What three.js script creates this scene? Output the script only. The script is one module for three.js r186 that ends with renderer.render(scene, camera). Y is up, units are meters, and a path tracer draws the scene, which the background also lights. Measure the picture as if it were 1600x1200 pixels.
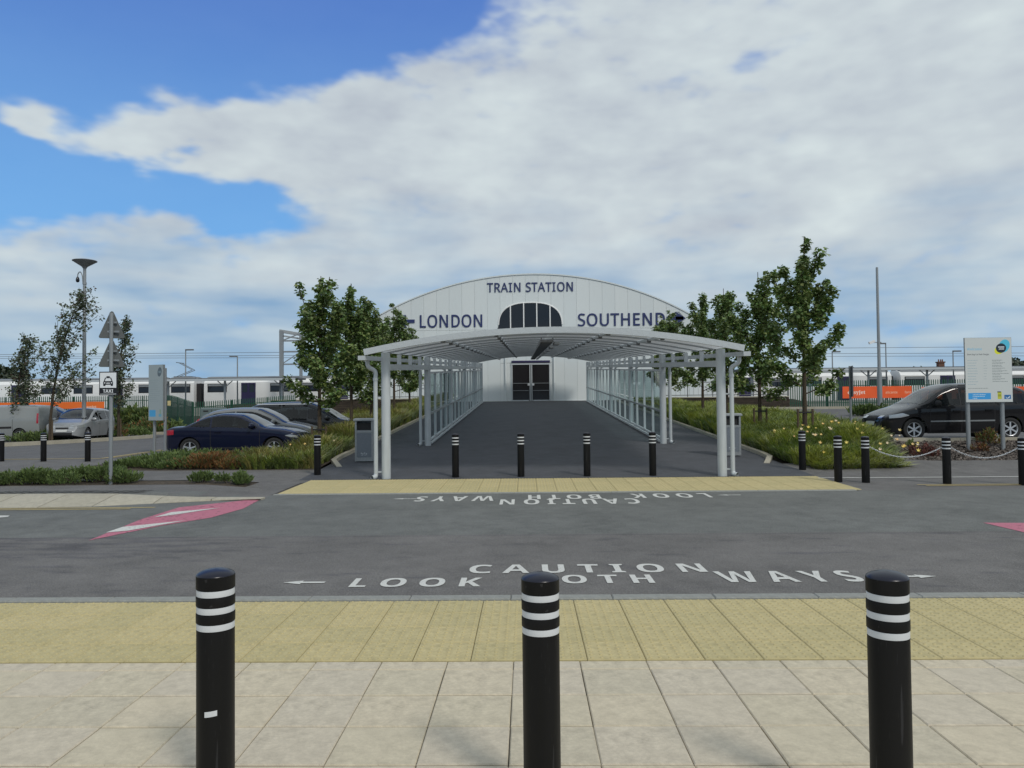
import * as THREE from 'three';
import { mergeGeometries } from 'three/addons/utils/BufferGeometryUtils.js';
import { ImprovedNoise } from 'three/addons/math/ImprovedNoise.js';
import { FontLoader } from 'three/addons/loaders/FontLoader.js';

// ---------------------------------------------------------------- camera, sky, sun, exposure
const scene = new THREE.Scene();
const camera = new THREE.PerspectiveCamera(53.13, 4 / 3, 0.1, 3000);
camera.rotation.order = 'YXZ';
camera.position.set(0, 1.75, 0);
camera.rotation.set(0.0267, 0.0183, -0.010);
camera.updateMatrixWorld(true);

const noise = new ImprovedNoise();
const clamp = (v, a = 0, b = 1) => Math.min(b, Math.max(a, v));
const smooth = (a, b, v) => { const t = clamp((v - a) / (b - a)); return t * t * (3 - 2 * t); };
const lerp = (a, b, t) => a + (b - a) * t;
function fbm(x, y, z, oct = 5) { let s = 0, a = 0.5; for (let i = 0; i < oct; i++) { s += a * noise.noise(x, y, z + i * 7.3); x *= 2.03; y *= 2.03; z *= 2.03; a *= 0.5; } return s; }
function rng(seed) { let s = seed >>> 0; return () => { s = (s + 0x6D2B79F5) >>> 0; let t = s; t = Math.imul(t ^ (t >>> 15), t | 1); t ^= t + Math.imul(t ^ (t >>> 7), t | 61); return ((t ^ (t >>> 14)) >>> 0) / 4294967296; }; }

function makeSky() {
  const W = 2048, Hh = 2048, data = new Float32Array(W * Hh * 4);
  // clear openings in the cloud deck: azimuth (deg, right of the walkway axis), elevation, widths, strength
  const holes = [[-34, 23.6, 11, 4.4, 1.5], [-20, 25.8, 9, 4.0, 1.5], [-8.5, 28.6, 7, 3.6, 1.4], [-50, 24.5, 14, 6, 1.2], [-26, 33, 20, 6, 1.3], [-31, 14.7, 7.5, 2.2, 1.5], [-22, 13.0, 4.6, 1.5, 1.3], [-43, 15, 9, 2.8, 1.2], [18.1, 23.2, 1.2, 0.8, 0.26]];
  const wisps = [[-32.2, 18.2, 2.2, 0.9, 1.0], [-23, 18.3, 7, 1.7, 1.0], [-12, 20.5, 6, 2.4, 0.7]];
  for (let j = 0; j < Hh; j++) {
    const el = ((j + 0.5) / Hh - 0.5) * 180;           // data row 0 is the bottom
    for (let i = 0; i < W; i++) {
      const u = (i + 0.5) / W;
      if (el < -14) { const q = (j * W + i) * 4; data[q] = 0.14; data[q + 1] = 0.15; data[q + 2] = 0.15; data[q + 3] = 1; continue; }
      const phi = (u - 0.5) * 2 * Math.PI;              // atan2(z, x)
      const er = el * Math.PI / 180, ce = Math.cos(er);
      const dx = Math.cos(phi) * ce, dy = Math.sin(er), dz = Math.sin(phi) * ce;
      const az = Math.atan2(dx, -dz) * 180 / Math.PI;
      const k = 1 / (Math.max(dy, 0) + 0.13);
      const n = fbm(dx * k * 1.15 + 3.1, dz * k * 1.15 - 1.7, 0.4, 6);
      const n2 = fbm(dx * 9 + 5, dy * 26, dz * 9, 5);
      const n3 = fbm(dx * 5 + 1, dy * 9 + 4, dz * 5, 5);
      const n4 = fbm(dx * 15 + 2, dy * 34, dz * 15 + 7, 4), n5 = fbm(dx * 34 + 2, dy * 62, dz * 34 + 3, 3);
      let cov = 0.97 + n * 0.5 + n4 * 0.55 + n5 * 0.35;
      const wa = az + n3 * 6 + n2 * 3, we = el + n3 * 2.6 + n2 * 2.4;
      for (const [a, e, sa, se, s] of holes) { const q = ((wa - a) / sa) ** 2 + ((we - e) / se) ** 2; if (q < 9) cov -= s * Math.exp(-q * 0.9); }
      for (const [a, e, sa, se, s] of wisps) { const q = ((wa - a) / sa) ** 2 + ((we - e) / se) ** 2; if (q < 9) cov += s * Math.exp(-q); }
      if (az < -60 || az > 60) cov += n3 * 0.5 - 0.05;
      const c = 0.06 + 0.94 * smooth(0.1, 0.9, cov);
      const h = clamp(el / 40, 0, 1);
      // clear air: deeper overhead, paler low down
      const br = lerp(0.145, 0.055, smooth(0.2, 0.8, h)), bg = lerp(0.385, 0.155, smooth(0.2, 0.8, h)), bb = lerp(0.74, 0.50, smooth(0.2, 0.8, h));
      // cloud: bright body, blue-grey streaks towards the horizon
      const lay = 0.5 + fbm(dx * 4.5, dy * 24, dz * 4.5, 5) * 1.5;
      const low = 1 - smooth(1.5, 15, el + n3 * 6 + (lay - 0.5) * 4);
      const body = 1.08 + n2 * 0.20 + n3 * 0.26 + n4 * 0.17 + n5 * 0.09;
      let cr = 0.465 * body, cg = 0.52 * body, cb = 0.57 * (0.3 + 0.7 * body);
      const lr = lerp(0.17, 0.41, lay), lg = lerp(0.33, 0.53, lay), lb = lerp(0.53, 0.62, lay);
      cr = lerp(cr, lr, low * 0.85); cg = lerp(cg, lg, low * 0.85); cb = lerp(cb, lb, low * 0.85);
      let r = lerp(br, cr, c), g = lerp(bg, cg, c), b = lerp(bb, cb, c);
      if (el < -1) { const t = smooth(1, 12, -el); r = lerp(r, 0.14, t); g = lerp(g, 0.15, t); b = lerp(b, 0.15, t); }
      const o = (j * W + i) * 4; data[o] = r; data[o + 1] = g; data[o + 2] = b; data[o + 3] = 1;
    }
  }
  const t = new THREE.DataTexture(data, W, Hh, THREE.RGBAFormat, THREE.FloatType);
  t.mapping = THREE.EquirectangularReflectionMapping; t.magFilter = t.minFilter = THREE.LinearFilter; t.needsUpdate = true;
  return t;
}
const skyTex = makeSky();
scene.background = skyTex; scene.environment = skyTex;

const sun = new THREE.DirectionalLight(new THREE.Color(1, 0.95, 0.87), 1.45);
sun.position.set(26, 44, 6); sun.target.position.set(0, 0, -32);   // behind the viewer and to the right, veiled by thin cloud
sun.castShadow = true; sun.shadow.radius = 22; sun.shadow.mapSize.set(4096, 4096);
Object.assign(sun.shadow.camera, { left: -60, right: 60, top: 60, bottom: -60, near: 1, far: 180 });
scene.add(sun, sun.target);

const renderer = new THREE.WebGLRenderer({ antialias: true });
renderer.setSize(1024, 768);
renderer.toneMapping = THREE.LinearToneMapping;
renderer.toneMappingExposure = 1.12;
renderer.shadowMap.enabled = true;

// ---------------------------------------------------------------- helpers
const taken = {};
function numbered(n) { taken[n] = (taken[n] ?? -1) + 1; return taken[n] ? `${n}_${String(taken[n]).padStart(3, '0')}` : n; }
function mesh(name, geo, mat, parent) {
  const m = new THREE.Mesh(geo, mat); m.castShadow = m.receiveShadow = true;
  m.name = parent ? name : numbered(name); (parent || scene).add(m); return m;
}
function thing(name, label, category, pos = [0, 0, 0], ry = 0, group) {
  const g = new THREE.Group(); g.name = numbered(name); g.position.set(...pos); g.rotation.y = ry;
  g.userData = { label, category }; if (group) g.userData.group = group; scene.add(g); return g;
}
function tag(o, label, category, group) { o.userData.label = label; o.userData.category = category; if (group) o.userData.group = group; return o; }
function part(name, parent, x = 0, y = 0, z = 0) { const g = new THREE.Group(); g.name = name; g.position.set(x, y, z); parent.add(g); return g; }
function struct(name, geo, mat, label) { const m = mesh(name, geo, mat); m.userData.kind = 'structure'; if (label) m.userData.label = label; return m; }
const B = (w, h, d, x = 0, y = 0, z = 0) => { const g = new THREE.BoxGeometry(w, h, d); g.translate(x, y, z); return g; };
const C = (r0, r1, h, x = 0, y = 0, z = 0, n = 20) => { const g = new THREE.CylinderGeometry(r0, r1, h, n); g.translate(x, y, z); return g; };
const V = (x, y, z) => new THREE.Vector3(x, y, z);
function tube(pts, r, seg = 24, n = 8) { return new THREE.TubeGeometry(new THREE.CatmullRomCurve3(pts.map((p) => V(...p))), seg, r, n, false); }
function bar(a, b, w, h = w) {                            // straight box-section bar from a to b
  const p = V(...a), q = V(...b), L = p.distanceTo(q), g = new THREE.BoxGeometry(w, h, L);
  const m = new THREE.Matrix4().lookAt(p, q, Math.abs(q.y - p.y) / L > 0.98 ? V(0, 0, 1) : V(0, 1, 0)); g.applyMatrix4(m);
  g.translate((p.x + q.x) / 2, (p.y + q.y) / 2, (p.z + q.z) / 2); return g;
}
function rod(a, b, r, n = 10) {
  const p = V(...a), q = V(...b), g = new THREE.CylinderGeometry(r, r, p.distanceTo(q), n);
  g.applyQuaternion(new THREE.Quaternion().setFromUnitVectors(V(0, 1, 0), q.clone().sub(p).normalize()));
  g.translate((p.x + q.x) / 2, (p.y + q.y) / 2, (p.z + q.z) / 2); return g;
}
const merge = (list) => mergeGeometries(list.map((g) => { const k = g.index ? g.toNonIndexed() : g; for (const n of Object.keys(k.attributes)) if (!['position', 'normal', 'uv'].includes(n)) k.deleteAttribute(n); return k; }));
function lathe(pts, n = 28) { return new THREE.LatheGeometry(pts.map((p) => new THREE.Vector2(...p)), n); }
function chamferBox(w, h, d, c = 0.012) {                 // box with its four top edges chamfered, base at y = 0
  const a = w / 2, b = d / 2, pos = [], uv = [], lo = [[-a, -b], [a, -b], [a, b], [-a, b]], ti = [[-a + c, -b + c], [a - c, -b + c], [a - c, b - c], [-a + c, b - c]];
  const quad = (p, q, r, s) => { for (const v of [p, q, r, p, r, s]) { pos.push(...v); uv.push(v[0] + v[1], v[2] + v[1]); } };
  quad([ti[3][0], h, ti[3][1]], [ti[2][0], h, ti[2][1]], [ti[1][0], h, ti[1][1]], [ti[0][0], h, ti[0][1]]);
  for (let i = 0; i < 4; i++) {
    const j = (i + 1) % 4;
    quad([lo[i][0], h - c, lo[i][1]], [ti[i][0], h, ti[i][1]], [ti[j][0], h, ti[j][1]], [lo[j][0], h - c, lo[j][1]]);
    quad([lo[i][0], 0, lo[i][1]], [lo[i][0], h - c, lo[i][1]], [lo[j][0], h - c, lo[j][1]], [lo[j][0], 0, lo[j][1]]);
  }
  const g = new THREE.BufferGeometry(); g.setAttribute('position', new THREE.Float32BufferAttribute(pos, 3)); g.setAttribute('uv', new THREE.Float32BufferAttribute(uv, 2)); g.computeVertexNormals(); return g;
}
// a pixel of the photograph (1600 x 1200) gives a direction; the distance comes from the ground or a known depth
function ray(px, py) { return V(px / 800 - 1, 1 - py / 600, 0.5).unproject(camera).sub(camera.position).normalize(); }
function P(px, py, d) { const r = ray(px, py), t = -d / r.z; return [r.x * t, 1.75 + r.y * t, -d]; }
function G(px, py, h = 0) { const r = ray(px, py), t = (h - 1.75) / r.y; return [r.x * t, h, r.z * t]; }
const X = (px, d) => P(px, 632, d)[0];

// ---------------------------------------------------------------- ground heights (x across, d = distance forward)
const XL = -5.3, XR = 6.6, RE = 58.6;
function ramp(d) { return d < 15.2 ? 0 : d < 17.7 ? 0.04 * (d - 15.2) / 2.5 : Math.min(0.04 + 0.0475 * (d - 17.7), 0.04 + 0.0475 * (RE - 17.7)); }
function leftLevel(x, d) {
  if (d < 14.5) return 0;
  const edge = smooth(-4.9, -6.3, x);
  let h = 0.12 * edge + ramp(Math.min(d, 18)) * (1 - edge);
  h = lerp(h, 0.15, smooth(18, 22, d));
  return lerp(h, 0.8, smooth(48, 59, d)) + 0.25 * smooth(59, 66, d);
}
function rightLevel(x, d) {
  let h = d < 17.7 ? ramp(d) : lerp(0.04, 0.2, smooth(17.7, 20, d));
  h = lerp(h, 0.6, smooth(20, 21.8, d));
  return lerp(h, 1.3, smooth(24, 54, d));
}
function H(x, d) {
  const terrace = smooth(56.4, 57.6, d) * smooth(-24, -22.5, x) * smooth(21.5, 20, x);
  let h;
  if (x < XL) {
    const w = lerp(1.8, 7, smooth(26, 54, d)), t = clamp((XL - x) / w);
    h = lerp(ramp(d) + 0.04 * smooth(19, 22, d), leftLevel(x, d), t * t * (3 - 2 * t));
  } else if (x > XR) {
    const w = lerp(2.6, 6, smooth(28, 54, d)), t = clamp((x - XR) / w);
    h = lerp(ramp(d) + 0.04 * smooth(19, 22, d), rightLevel(x, d), t * t * (3 - 2 * t));
    h += 0.06 * smooth(19.2, 20.4, d) * smooth(27, 24, d) * smooth(6.7, 7.6, x) * smooth(10.6, 9.6, x);
  } else return ramp(d);
  return lerp(h, 2.02, terrace);
}
function GH(px, py) { let h = 0, p; for (let i = 0; i < 30; i++) { p = G(px, py, h); h = lerp(h, H(p[0], -p[2]), 0.6); } return [p[0], H(p[0], -p[2]), p[2]]; }

// ---------------------------------------------------------------- procedural materials
function grainTex(size, fn, srgb = true) {               // fn(u, v, rnd) -> [r, g, b] in 0..1
  const d = new Uint8Array(size * size * 4), r = rng(size * 7 + 3);
  for (let j = 0; j < size; j++) for (let i = 0; i < size; i++) { const c = fn(i / size, j / size, r), o = (j * size + i) * 4; for (let k = 0; k < 3; k++) d[o + k] = clamp(c[k]) * 255; d[o + 3] = 255; }
  const t = new THREE.DataTexture(d, size, size); t.wrapS = t.wrapT = THREE.RepeatWrapping; t.magFilter = THREE.LinearFilter; t.minFilter = THREE.LinearMipmapLinearFilter; t.generateMipmaps = true;
  if (srgb) t.colorSpace = THREE.SRGBColorSpace; t.needsUpdate = true; return t;
}
function tileNoise(u, v, f, z = 0) {                      // tileable
  const x = u * f, y = v * f, n = (a, b) => noise.noise(a + 0.37, b + 0.71, z + 0.5), wx = u * u * (3 - 2 * u), wy = v * v * (3 - 2 * v);
  return lerp(lerp(n(x, y), n(x - f, y), wx), lerp(n(x, y - f), n(x - f, y - f), wx), wy) * 1.25;
}
const asphaltTex = grainTex(1024, (u, v, r) => { const g = 0.84 + tileNoise(u, v, 30, 2) * 0.07 + tileNoise(u, v, 9, 5) * 0.06 + (r() - 0.5) * 0.34 + (r() > 0.98 ? 0.28 : 0); return [g, g, g * 1.0]; });
const asphaltBump = grainTex(512, (u, v, r) => { const g = 0.5 + (r() - 0.5) * 0.8; return [g, g, g]; }, false);
const slabTex = grainTex(512, (u, v, r) => { const s = tileNoise(u, v, 14, 1) * 0.06 + tileNoise(u, v, 45, 3) * 0.05; const g = 0.93 + s + (r() - 0.5) * 0.08 - (r() > 0.996 ? 0.2 : 0); return [g, g * 0.995, g * 0.98]; });
const dirtTex = grainTex(512, (u, v, r) => { const g = 0.7 + tileNoise(u, v, 40, 4) * 0.3 + (r() - 0.5) * 0.35; return [g, g * 0.96, g * 0.9]; });
const metalTex = grainTex(256, (u, v, r) => { const g = 0.95 + tileNoise(u, v, 12, 8) * 0.06 + (r() - 0.5) * 0.03; return [g, g, g]; });
const scuffTex = grainTex(512, (u, v, r) => { const s = tileNoise(u, v, 60, 3) * 0.5 + tileNoise(u, v, 24, 9), g = 0.078 + 0.02 * tileNoise(u, v, 10, 4) + (s > 0.62 ? 0.09 : 0) + (r() > 0.997 ? 0.12 : 0); return [g, g, g * 1.04]; });
const wornTex = grainTex(512, (u, v, r) => { const s = tileNoise(u, v, 26, 5) * 0.8 + tileNoise(u, v, 70, 2) * 0.7 + (r() - 0.5) * 0.5, w = smooth(0.42, 0.62, s), g = 0.95 - 0.5 * w + (r() - 0.5) * 0.08; return [g, g, g * 0.99]; });
function rep(t, n, m = n) { const c = t.clone(); c.repeat.set(n, m); c.needsUpdate = true; return c; }
const lin = (r, g, b) => new THREE.Color().setRGB(r, g, b);
const std = (c, roughness = 0.7, extra = {}) => new THREE.MeshStandardMaterial({ color: c, roughness, ...extra });
const phys = (c, roughness, extra = {}) => new THREE.MeshPhysicalMaterial({ color: c, roughness, ...extra });
const asphalt = (r, g, b, sc = 0.17) => std(lin(r, g, b), 0.92, { map: rep(asphaltTex, sc), bumpMap: rep(asphaltBump, sc * 1.7), bumpScale: 0.004, vertexColors: true });
const M = {
  roadNear: asphalt(0.195, 0.186, 0.178), roadFar: asphalt(0.182, 0.188, 0.178), path: asphalt(0.185, 0.178, 0.172), rampTar: asphalt(0.092, 0.098, 0.112), carPark: asphalt(0.15, 0.148, 0.15),
  soil: std(lin(0.07, 0.055, 0.042), 1, { map: rep(dirtTex, 0.5), bumpMap: rep(dirtTex, 0.5), bumpScale: 0.03, vertexColors: true }),
  gravel: std(lin(0.15, 0.125, 0.10), 1, { map: rep(dirtTex, 0.6), bumpMap: rep(dirtTex, 0.6), bumpScale: 0.02, vertexColors: true }),
  joint: std(lin(0.12, 0.11, 0.095), 1),
  slab: [0, 1, 2, 3].map((i) => std(lin(0.61 + 0.02 * (i % 2) - 0.05 * (i === 3), 0.546 + 0.012 * (i % 2) - 0.035 * (i === 3), 0.44 - 0.01 * i), 0.88, { map: rep(slabTex, 1.1), bumpMap: rep(slabTex, 1.1), bumpScale: 0.003 })),
  tactile: [0, 1, 2].map((i) => std(lin(0.565 - 0.02 * i, 0.485 - 0.014 * i, 0.262 - 0.008 * i), 0.88, { map: rep(slabTex, 1.1) })),
  kerb: [0, 1].map((i) => std(lin(0.47 - 0.03 * i, 0.44 - 0.03 * i, 0.365 - 0.03 * i), 0.9, { map: rep(slabTex, 0.9) })),
  kerbGrey: std(lin(0.30, 0.31, 0.30), 0.9, { map: rep(slabTex, 1.3) }),
  white: std(lin(0.66, 0.66, 0.64), 0.8, { map: rep(wornTex, 1.6) }), yellow: std(lin(0.55, 0.44, 0.2), 0.8, { map: rep(slabTex, 2) }), red: std(lin(0.50, 0.165, 0.235), 0.85, { map: rep(wornTex, 0.5) }),
  black: phys(lin(1, 1, 1), 0.5, { specularIntensity: 0.45, map: scuffTex }), blackCap: phys(lin(0.008, 0.009, 0.02), 0.3, { specularIntensity: 0.8 }), band: std(lin(0.62, 0.64, 0.66), 0.45),
  steel: std(lin(0.56, 0.60, 0.62), 0.45, { metalness: 0.1, map: rep(metalTex, 0.7) }), ribGrey: std(lin(0.26, 0.28, 0.29), 0.6), steelDark: std(lin(0.13, 0.135, 0.14), 0.5), galv: std(lin(0.34, 0.36, 0.37), 0.45, { metalness: 0.5, map: rep(metalTex, 1) }),
  clad: [0, 1, 2].map((i) => phys(lin(0.66 - 0.012 * i, 0.70 - 0.01 * i, 0.70 - 0.008 * i), 0.42)),
  navy: std(lin(0.018, 0.03, 0.12), 0.5), poly: phys(lin(0.88, 0.90, 0.92), 1, { transmission: 0.6, thickness: 0, side: THREE.DoubleSide }),
  glass: phys(lin(0.66, 0.82, 0.83), 0.02, { transmission: 1, thickness: 0, ior: 1.5 }), darkGlass: phys(lin(0.012, 0.014, 0.018), 0.05, { ior: 1.5 }), carGlass: phys(lin(0.2, 0.23, 0.235), 0.0, { transmission: 1, thickness: 0, ior: 1.5 }),
  doorBlack: phys(lin(0.010, 0.008, 0.009), 0.12), dark: std(lin(0.02, 0.02, 0.022), 0.8), rubber: std(lin(0.022, 0.022, 0.023), 0.85), rim: std(lin(0.62, 0.63, 0.65), 0.32, { metalness: 0.7 }),
  brown: std(lin(0.085, 0.07, 0.058), 0.95, { map: rep(dirtTex, 0.7) }), green: std(lin(0.012, 0.072, 0.042), 0.6), wood: std(lin(0.20, 0.155, 0.105), 0.9, { map: rep(dirtTex, 2) }), bark: std(lin(0.13, 0.105, 0.08), 0.95, { map: rep(dirtTex, 1.5) }),
  purple: std(lin(0.028, 0.022, 0.075), 0.4), trainWhite: phys(lin(0.78, 0.78, 0.77), 0.35), trainGrey: std(lin(0.20, 0.215, 0.23), 0.6), slate: std(lin(0.10, 0.11, 0.125), 0.7),
};
// draped sheet: left(d)..right(d) between d0 and d1, uv in metres, vertex colours hold patchy wear
function sheet(d0, d1, left, right, off, { nx = 24, step = 0.5, wear = 0.1, seed = 0, tar } = {}) {
  const L = typeof left === 'function' ? left : () => left, R = typeof right === 'function' ? right : () => right, ny = Math.max(1, Math.ceil((d1 - d0) / step));
  const pos = [], uv = [], col = [], idx = [];
  for (let j = 0; j <= ny; j++) for (let i = 0; i <= nx; i++) {
    const d = lerp(d0, d1, j / ny), x = lerp(L(d), R(d), i / nx); pos.push(x, H(x, d) + off, -d); uv.push(x, d);
    let w = 1 + wear * (fbm(x * 0.35 + seed, d * 0.6, seed, 4) * 1.6 + fbm(x * 1.7, d * 2.3 + seed, 3 + seed, 3)); if (tar) w -= tar(x, d); col.push(w, w, w * (tar ? 1 + 0.25 * tar(x, d) : 1));
  }
  for (let j = 0; j < ny; j++) for (let i = 0; i < nx; i++) { const a = j * (nx + 1) + i, b = a + 1, c = a + nx + 1; idx.push(a, b, c, b, c + 1, c); }
  const g = new THREE.BufferGeometry(); g.setAttribute('position', new THREE.Float32BufferAttribute(pos, 3)); g.setAttribute('uv', new THREE.Float32BufferAttribute(uv, 2)); g.setAttribute('color', new THREE.Float32BufferAttribute(col, 3)); g.setIndex(idx); g.computeVertexNormals(); return g;
}
// flat marking from plan polygon [[x, d], ...] laid over the surface
function marking(poly, off) {
  const s = new THREE.Shape(poly.map(([x, d]) => new THREE.Vector2(x, d))), g = new THREE.ShapeGeometry(s), p = g.attributes.position;
  for (let i = 0; i < p.count; i++) { const x = p.getX(i), d = p.getY(i); p.setXYZ(i, x, H(x, d) + off, -d); }
  const idx = g.index.array; g.computeVertexNormals(); if (g.attributes.normal.getY(0) < 0) { for (let i = 0; i < idx.length; i += 3) { const t = idx[i]; idx[i] = idx[i + 1]; idx[i + 1] = t; } g.computeVertexNormals(); }
  return g;
}
const font = await new FontLoader().loadAsync('fonts/droid/droid_sans_bold.typeface.json');
const thin = await new FontLoader().loadAsync('fonts/droid/droid_sans_regular.typeface.json');
const CAP = (() => { const g = new THREE.ShapeGeometry(font.generateShapes('H', 1)); g.computeBoundingBox(); return g.boundingBox.max.y; })();
const adv = (ch) => (font.data.glyphs[ch] || font.data.glyphs['?']).ha / font.data.resolution;
function letters(word, spacing = 0, f = font) {                     // [{shapes, x}] at cap height 1
  const cap = CAP, out = []; let x = 0;
  for (const ch of word) { if (ch !== ' ') out.push({ shapes: f.generateShapes(ch, 1 / cap), x }); x += adv(ch) / cap + spacing; }
  return { list: out, width: x - spacing };
}
function canvasTex(w, h, draw) { const c = document.createElement('canvas'); c.width = w; c.height = h; const x = c.getContext('2d'); draw(x, w, h); const t = new THREE.CanvasTexture(c); t.colorSpace = THREE.SRGBColorSpace; return t; }
// ================================================================ SETTING: ground, roads, pavements
{
  const xs = [], ds = [];
  for (const v of [-900, -400, -200, -120, -80]) xs.push(v); for (let v = -60; v <= 60.01; v += 0.6) xs.push(v); for (const v of [80, 120, 200, 400, 900]) xs.push(v);
  for (const v of [-200, -60, -20, -8]) ds.push(v); for (let v = 0; v <= 90.01; v += 0.6) ds.push(v); for (const v of [110, 150, 250, 500, 1200]) ds.push(v);
  const pos = [], uv = [], col = [], idx = [], nx = xs.length;
  for (const d of ds) for (const x of xs) { const under = (d < 15.5 || (x > XL - 0.3 && x < XR + 0.3)) ? 0.16 : 0.05; pos.push(x, H(x, d) - under, -d); uv.push(x, d); const w = 1 + 0.5 * fbm(x * 0.4, d * 0.4, 1, 4); col.push(w, w, w); }
  for (let j = 0; j < ds.length - 1; j++) for (let i = 0; i < nx - 1; i++) { const a = j * nx + i; idx.push(a, a + 1, a + nx, a + 1, a + nx + 1, a + nx); }
  const g = new THREE.BufferGeometry(); g.setAttribute('position', new THREE.Float32BufferAttribute(pos, 3)); g.setAttribute('uv', new THREE.Float32BufferAttribute(uv, 2)); g.setAttribute('color', new THREE.Float32BufferAttribute(col, 3)); g.setIndex(idx); g.computeVertexNormals();
  struct('ground', g, M.soil, 'dark bare soil under the planting and beyond the fences');
}
const KN = 7.08;                                          // near road edge
struct('road', sheet(KN, 10.4, -14, 14, 0, { nx: 280, step: 0.07, wear: 0.16, tar: (x, d) => 0.32 * smooth(0.16, 0.42, fbm(x * 1.3 + d * 0.5, d * 5.5, 6, 4) + 0.28 * smooth(-2.4, -5.5, x) * smooth(8.0, 9.4, d)) + 0.22 * smooth(0.05, 0, Math.abs(d - 10.34 - 0.05 * fbm(x, 1, 1, 3))) }), M.roadNear, 'worn warm grey near lane of the road');
struct('road_lane', sheet(10.4, 15.2, -60, 60, 0, { nx: 300, step: 0.2, wear: 0.12, seed: 4 }), M.roadFar, 'blue grey resurfaced far lane of the road');
// near pavement: concrete flags and blister paving, each laid on a mortar bed
const nearBed = struct('pavement', sheet(-6, KN - 0.14, -30, 30, -0.012, { nx: 4, step: 4, wear: 0 }), M.joint, 'pale concrete flag pavement with yellow blister paving along the kerb');
const R1 = rng(11);
{
  const D0 = 5.28, flag = chamferBox(0.445, 0.06, 0.437, 0.006);
  const variants = [0, 1, 2, 3].map((k) => { const g = flag.clone(), u = g.attributes.uv; for (let i = 0; i < u.count; i++) u.setXY(i, u.getX(i) + k * 0.37, u.getY(i) + k * 0.61); return g; });
  const rows = []; let d = D0, first = true;
  for (let r = 0; r < 8; r++) { rows.push([d, first ? 0.16 : 0.45]); d -= first ? 0.16 : 0.45; first = false; }
  const edge = chamferBox(0.445, 0.06, 0.148, 0.006);
  for (const [dd, depth] of rows) {
    const reach = dd * 0.74 + 0.3, n0 = Math.floor((-reach - 0.09) / 0.45), n1 = Math.ceil((reach + 0.1) / 0.45);
    for (let n = n0; n <= n1; n++) {
      const m = mesh('paving_flag', depth < 0.3 ? edge : variants[(R1() * 4) | 0], M.slab[R1() < 0.1 ? 3 : (R1() * 3) | 0], nearBed);
      m.position.set(0.12 + n * 0.45 + (R1() - 0.5) * 0.003, -0.058 + R1() * 0.003, -(dd - depth / 2)); m.rotation.set((R1() - 0.5) * 0.004, (R1() - 0.5) * 0.004, (R1() - 0.5) * 0.004);
    }
  }
  const rest = [];
  for (let k = 0; k < 9; k++) for (let n = -24; n <= 24; n++) { const g = flag.clone(); g.translate(0.12 + n * 0.45, -0.057, -(rows[7][0] - 0.45 - k * 0.45 - 0.225)); rest.push(g); }
  const rm = mesh('paving_flags', merge(rest), M.slab[1], nearBed); rm.userData.kind = 'stuff';
}
const blisterSlab = (() => {
  const parts = [chamferBox(0.396, 0.06, 0.391, 0.006)];
  for (let i = 0; i < 6; i++) for (let j = 0; j < 6; j++) { const g = new THREE.CylinderGeometry(0.0085, 0.0135, 0.007, 7, 1, false); g.translate((i - 2.5) * 0.0667, 0.0633, (j - 2.5) * 0.0667); parts.push(g); }
  return merge(parts);
})();
function blisterRow(parent, d0, rows, x0, x1, off, seed) {
  const r = rng(seed);
  for (let k = 0; k < rows; k++) for (let x = x0; x < x1 - 0.01; x += 0.4) {
    const m = mesh('blister_slab', blisterSlab, M.tactile[(r() * 3) | 0], parent), d = d0 + 0.2 + k * 0.4, cx = x + 0.2 + (seed === 5 && k > 1 ? 0 : 0);
    m.position.set(cx, H(cx, d) + off - 0.06 + r() * 0.002, -d); m.rotation.set(-Math.atan((H(cx, d + 0.2) - H(cx, d - 0.2)) / 0.4) * -1, 0, 0);
  }
}
blisterRow(nearBed, 5.30, 4, -6.4, 6.8, 0.003, 5);
const farBed = struct('crossing_pavement', sheet(15.3, 17.75, -5.1, 6.5, -0.012, { nx: 10, wear: 0 }), M.joint, 'yellow blister paving landing in front of the covered walkway');
blisterRow(farBed, 15.32, 6, -5.0, 6.35, 0.006, 9);
// flush near kerb in units
{
  const kb = thing('kerb', 'flush grey concrete kerb between near yellow blister paving and road', 'kerb'); kb.userData.kind = 'structure';
  const g = chamferBox(0.911, 0.12, 0.14, 0.01);
  for (let i = -9; i <= 9; i++) mesh('kerb_stone', g, M.kerbGrey, kb).position.set(0.3 + i * 0.915, -0.109, -KN + 0.072);
  const k2 = thing('kerb', 'flush grey kerb edging the far blister paving', 'kerb'); k2.userData.kind = 'structure';
  for (let i = 0; i < 12; i++) { const m = mesh('kerb_stone', g, M.kerbGrey, k2); m.scale.x = 11.5 / 12 / 0.915; m.position.set(-5.05 + (i + 0.5) * 11.5 / 12, -0.108, -15.25); }
}
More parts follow.
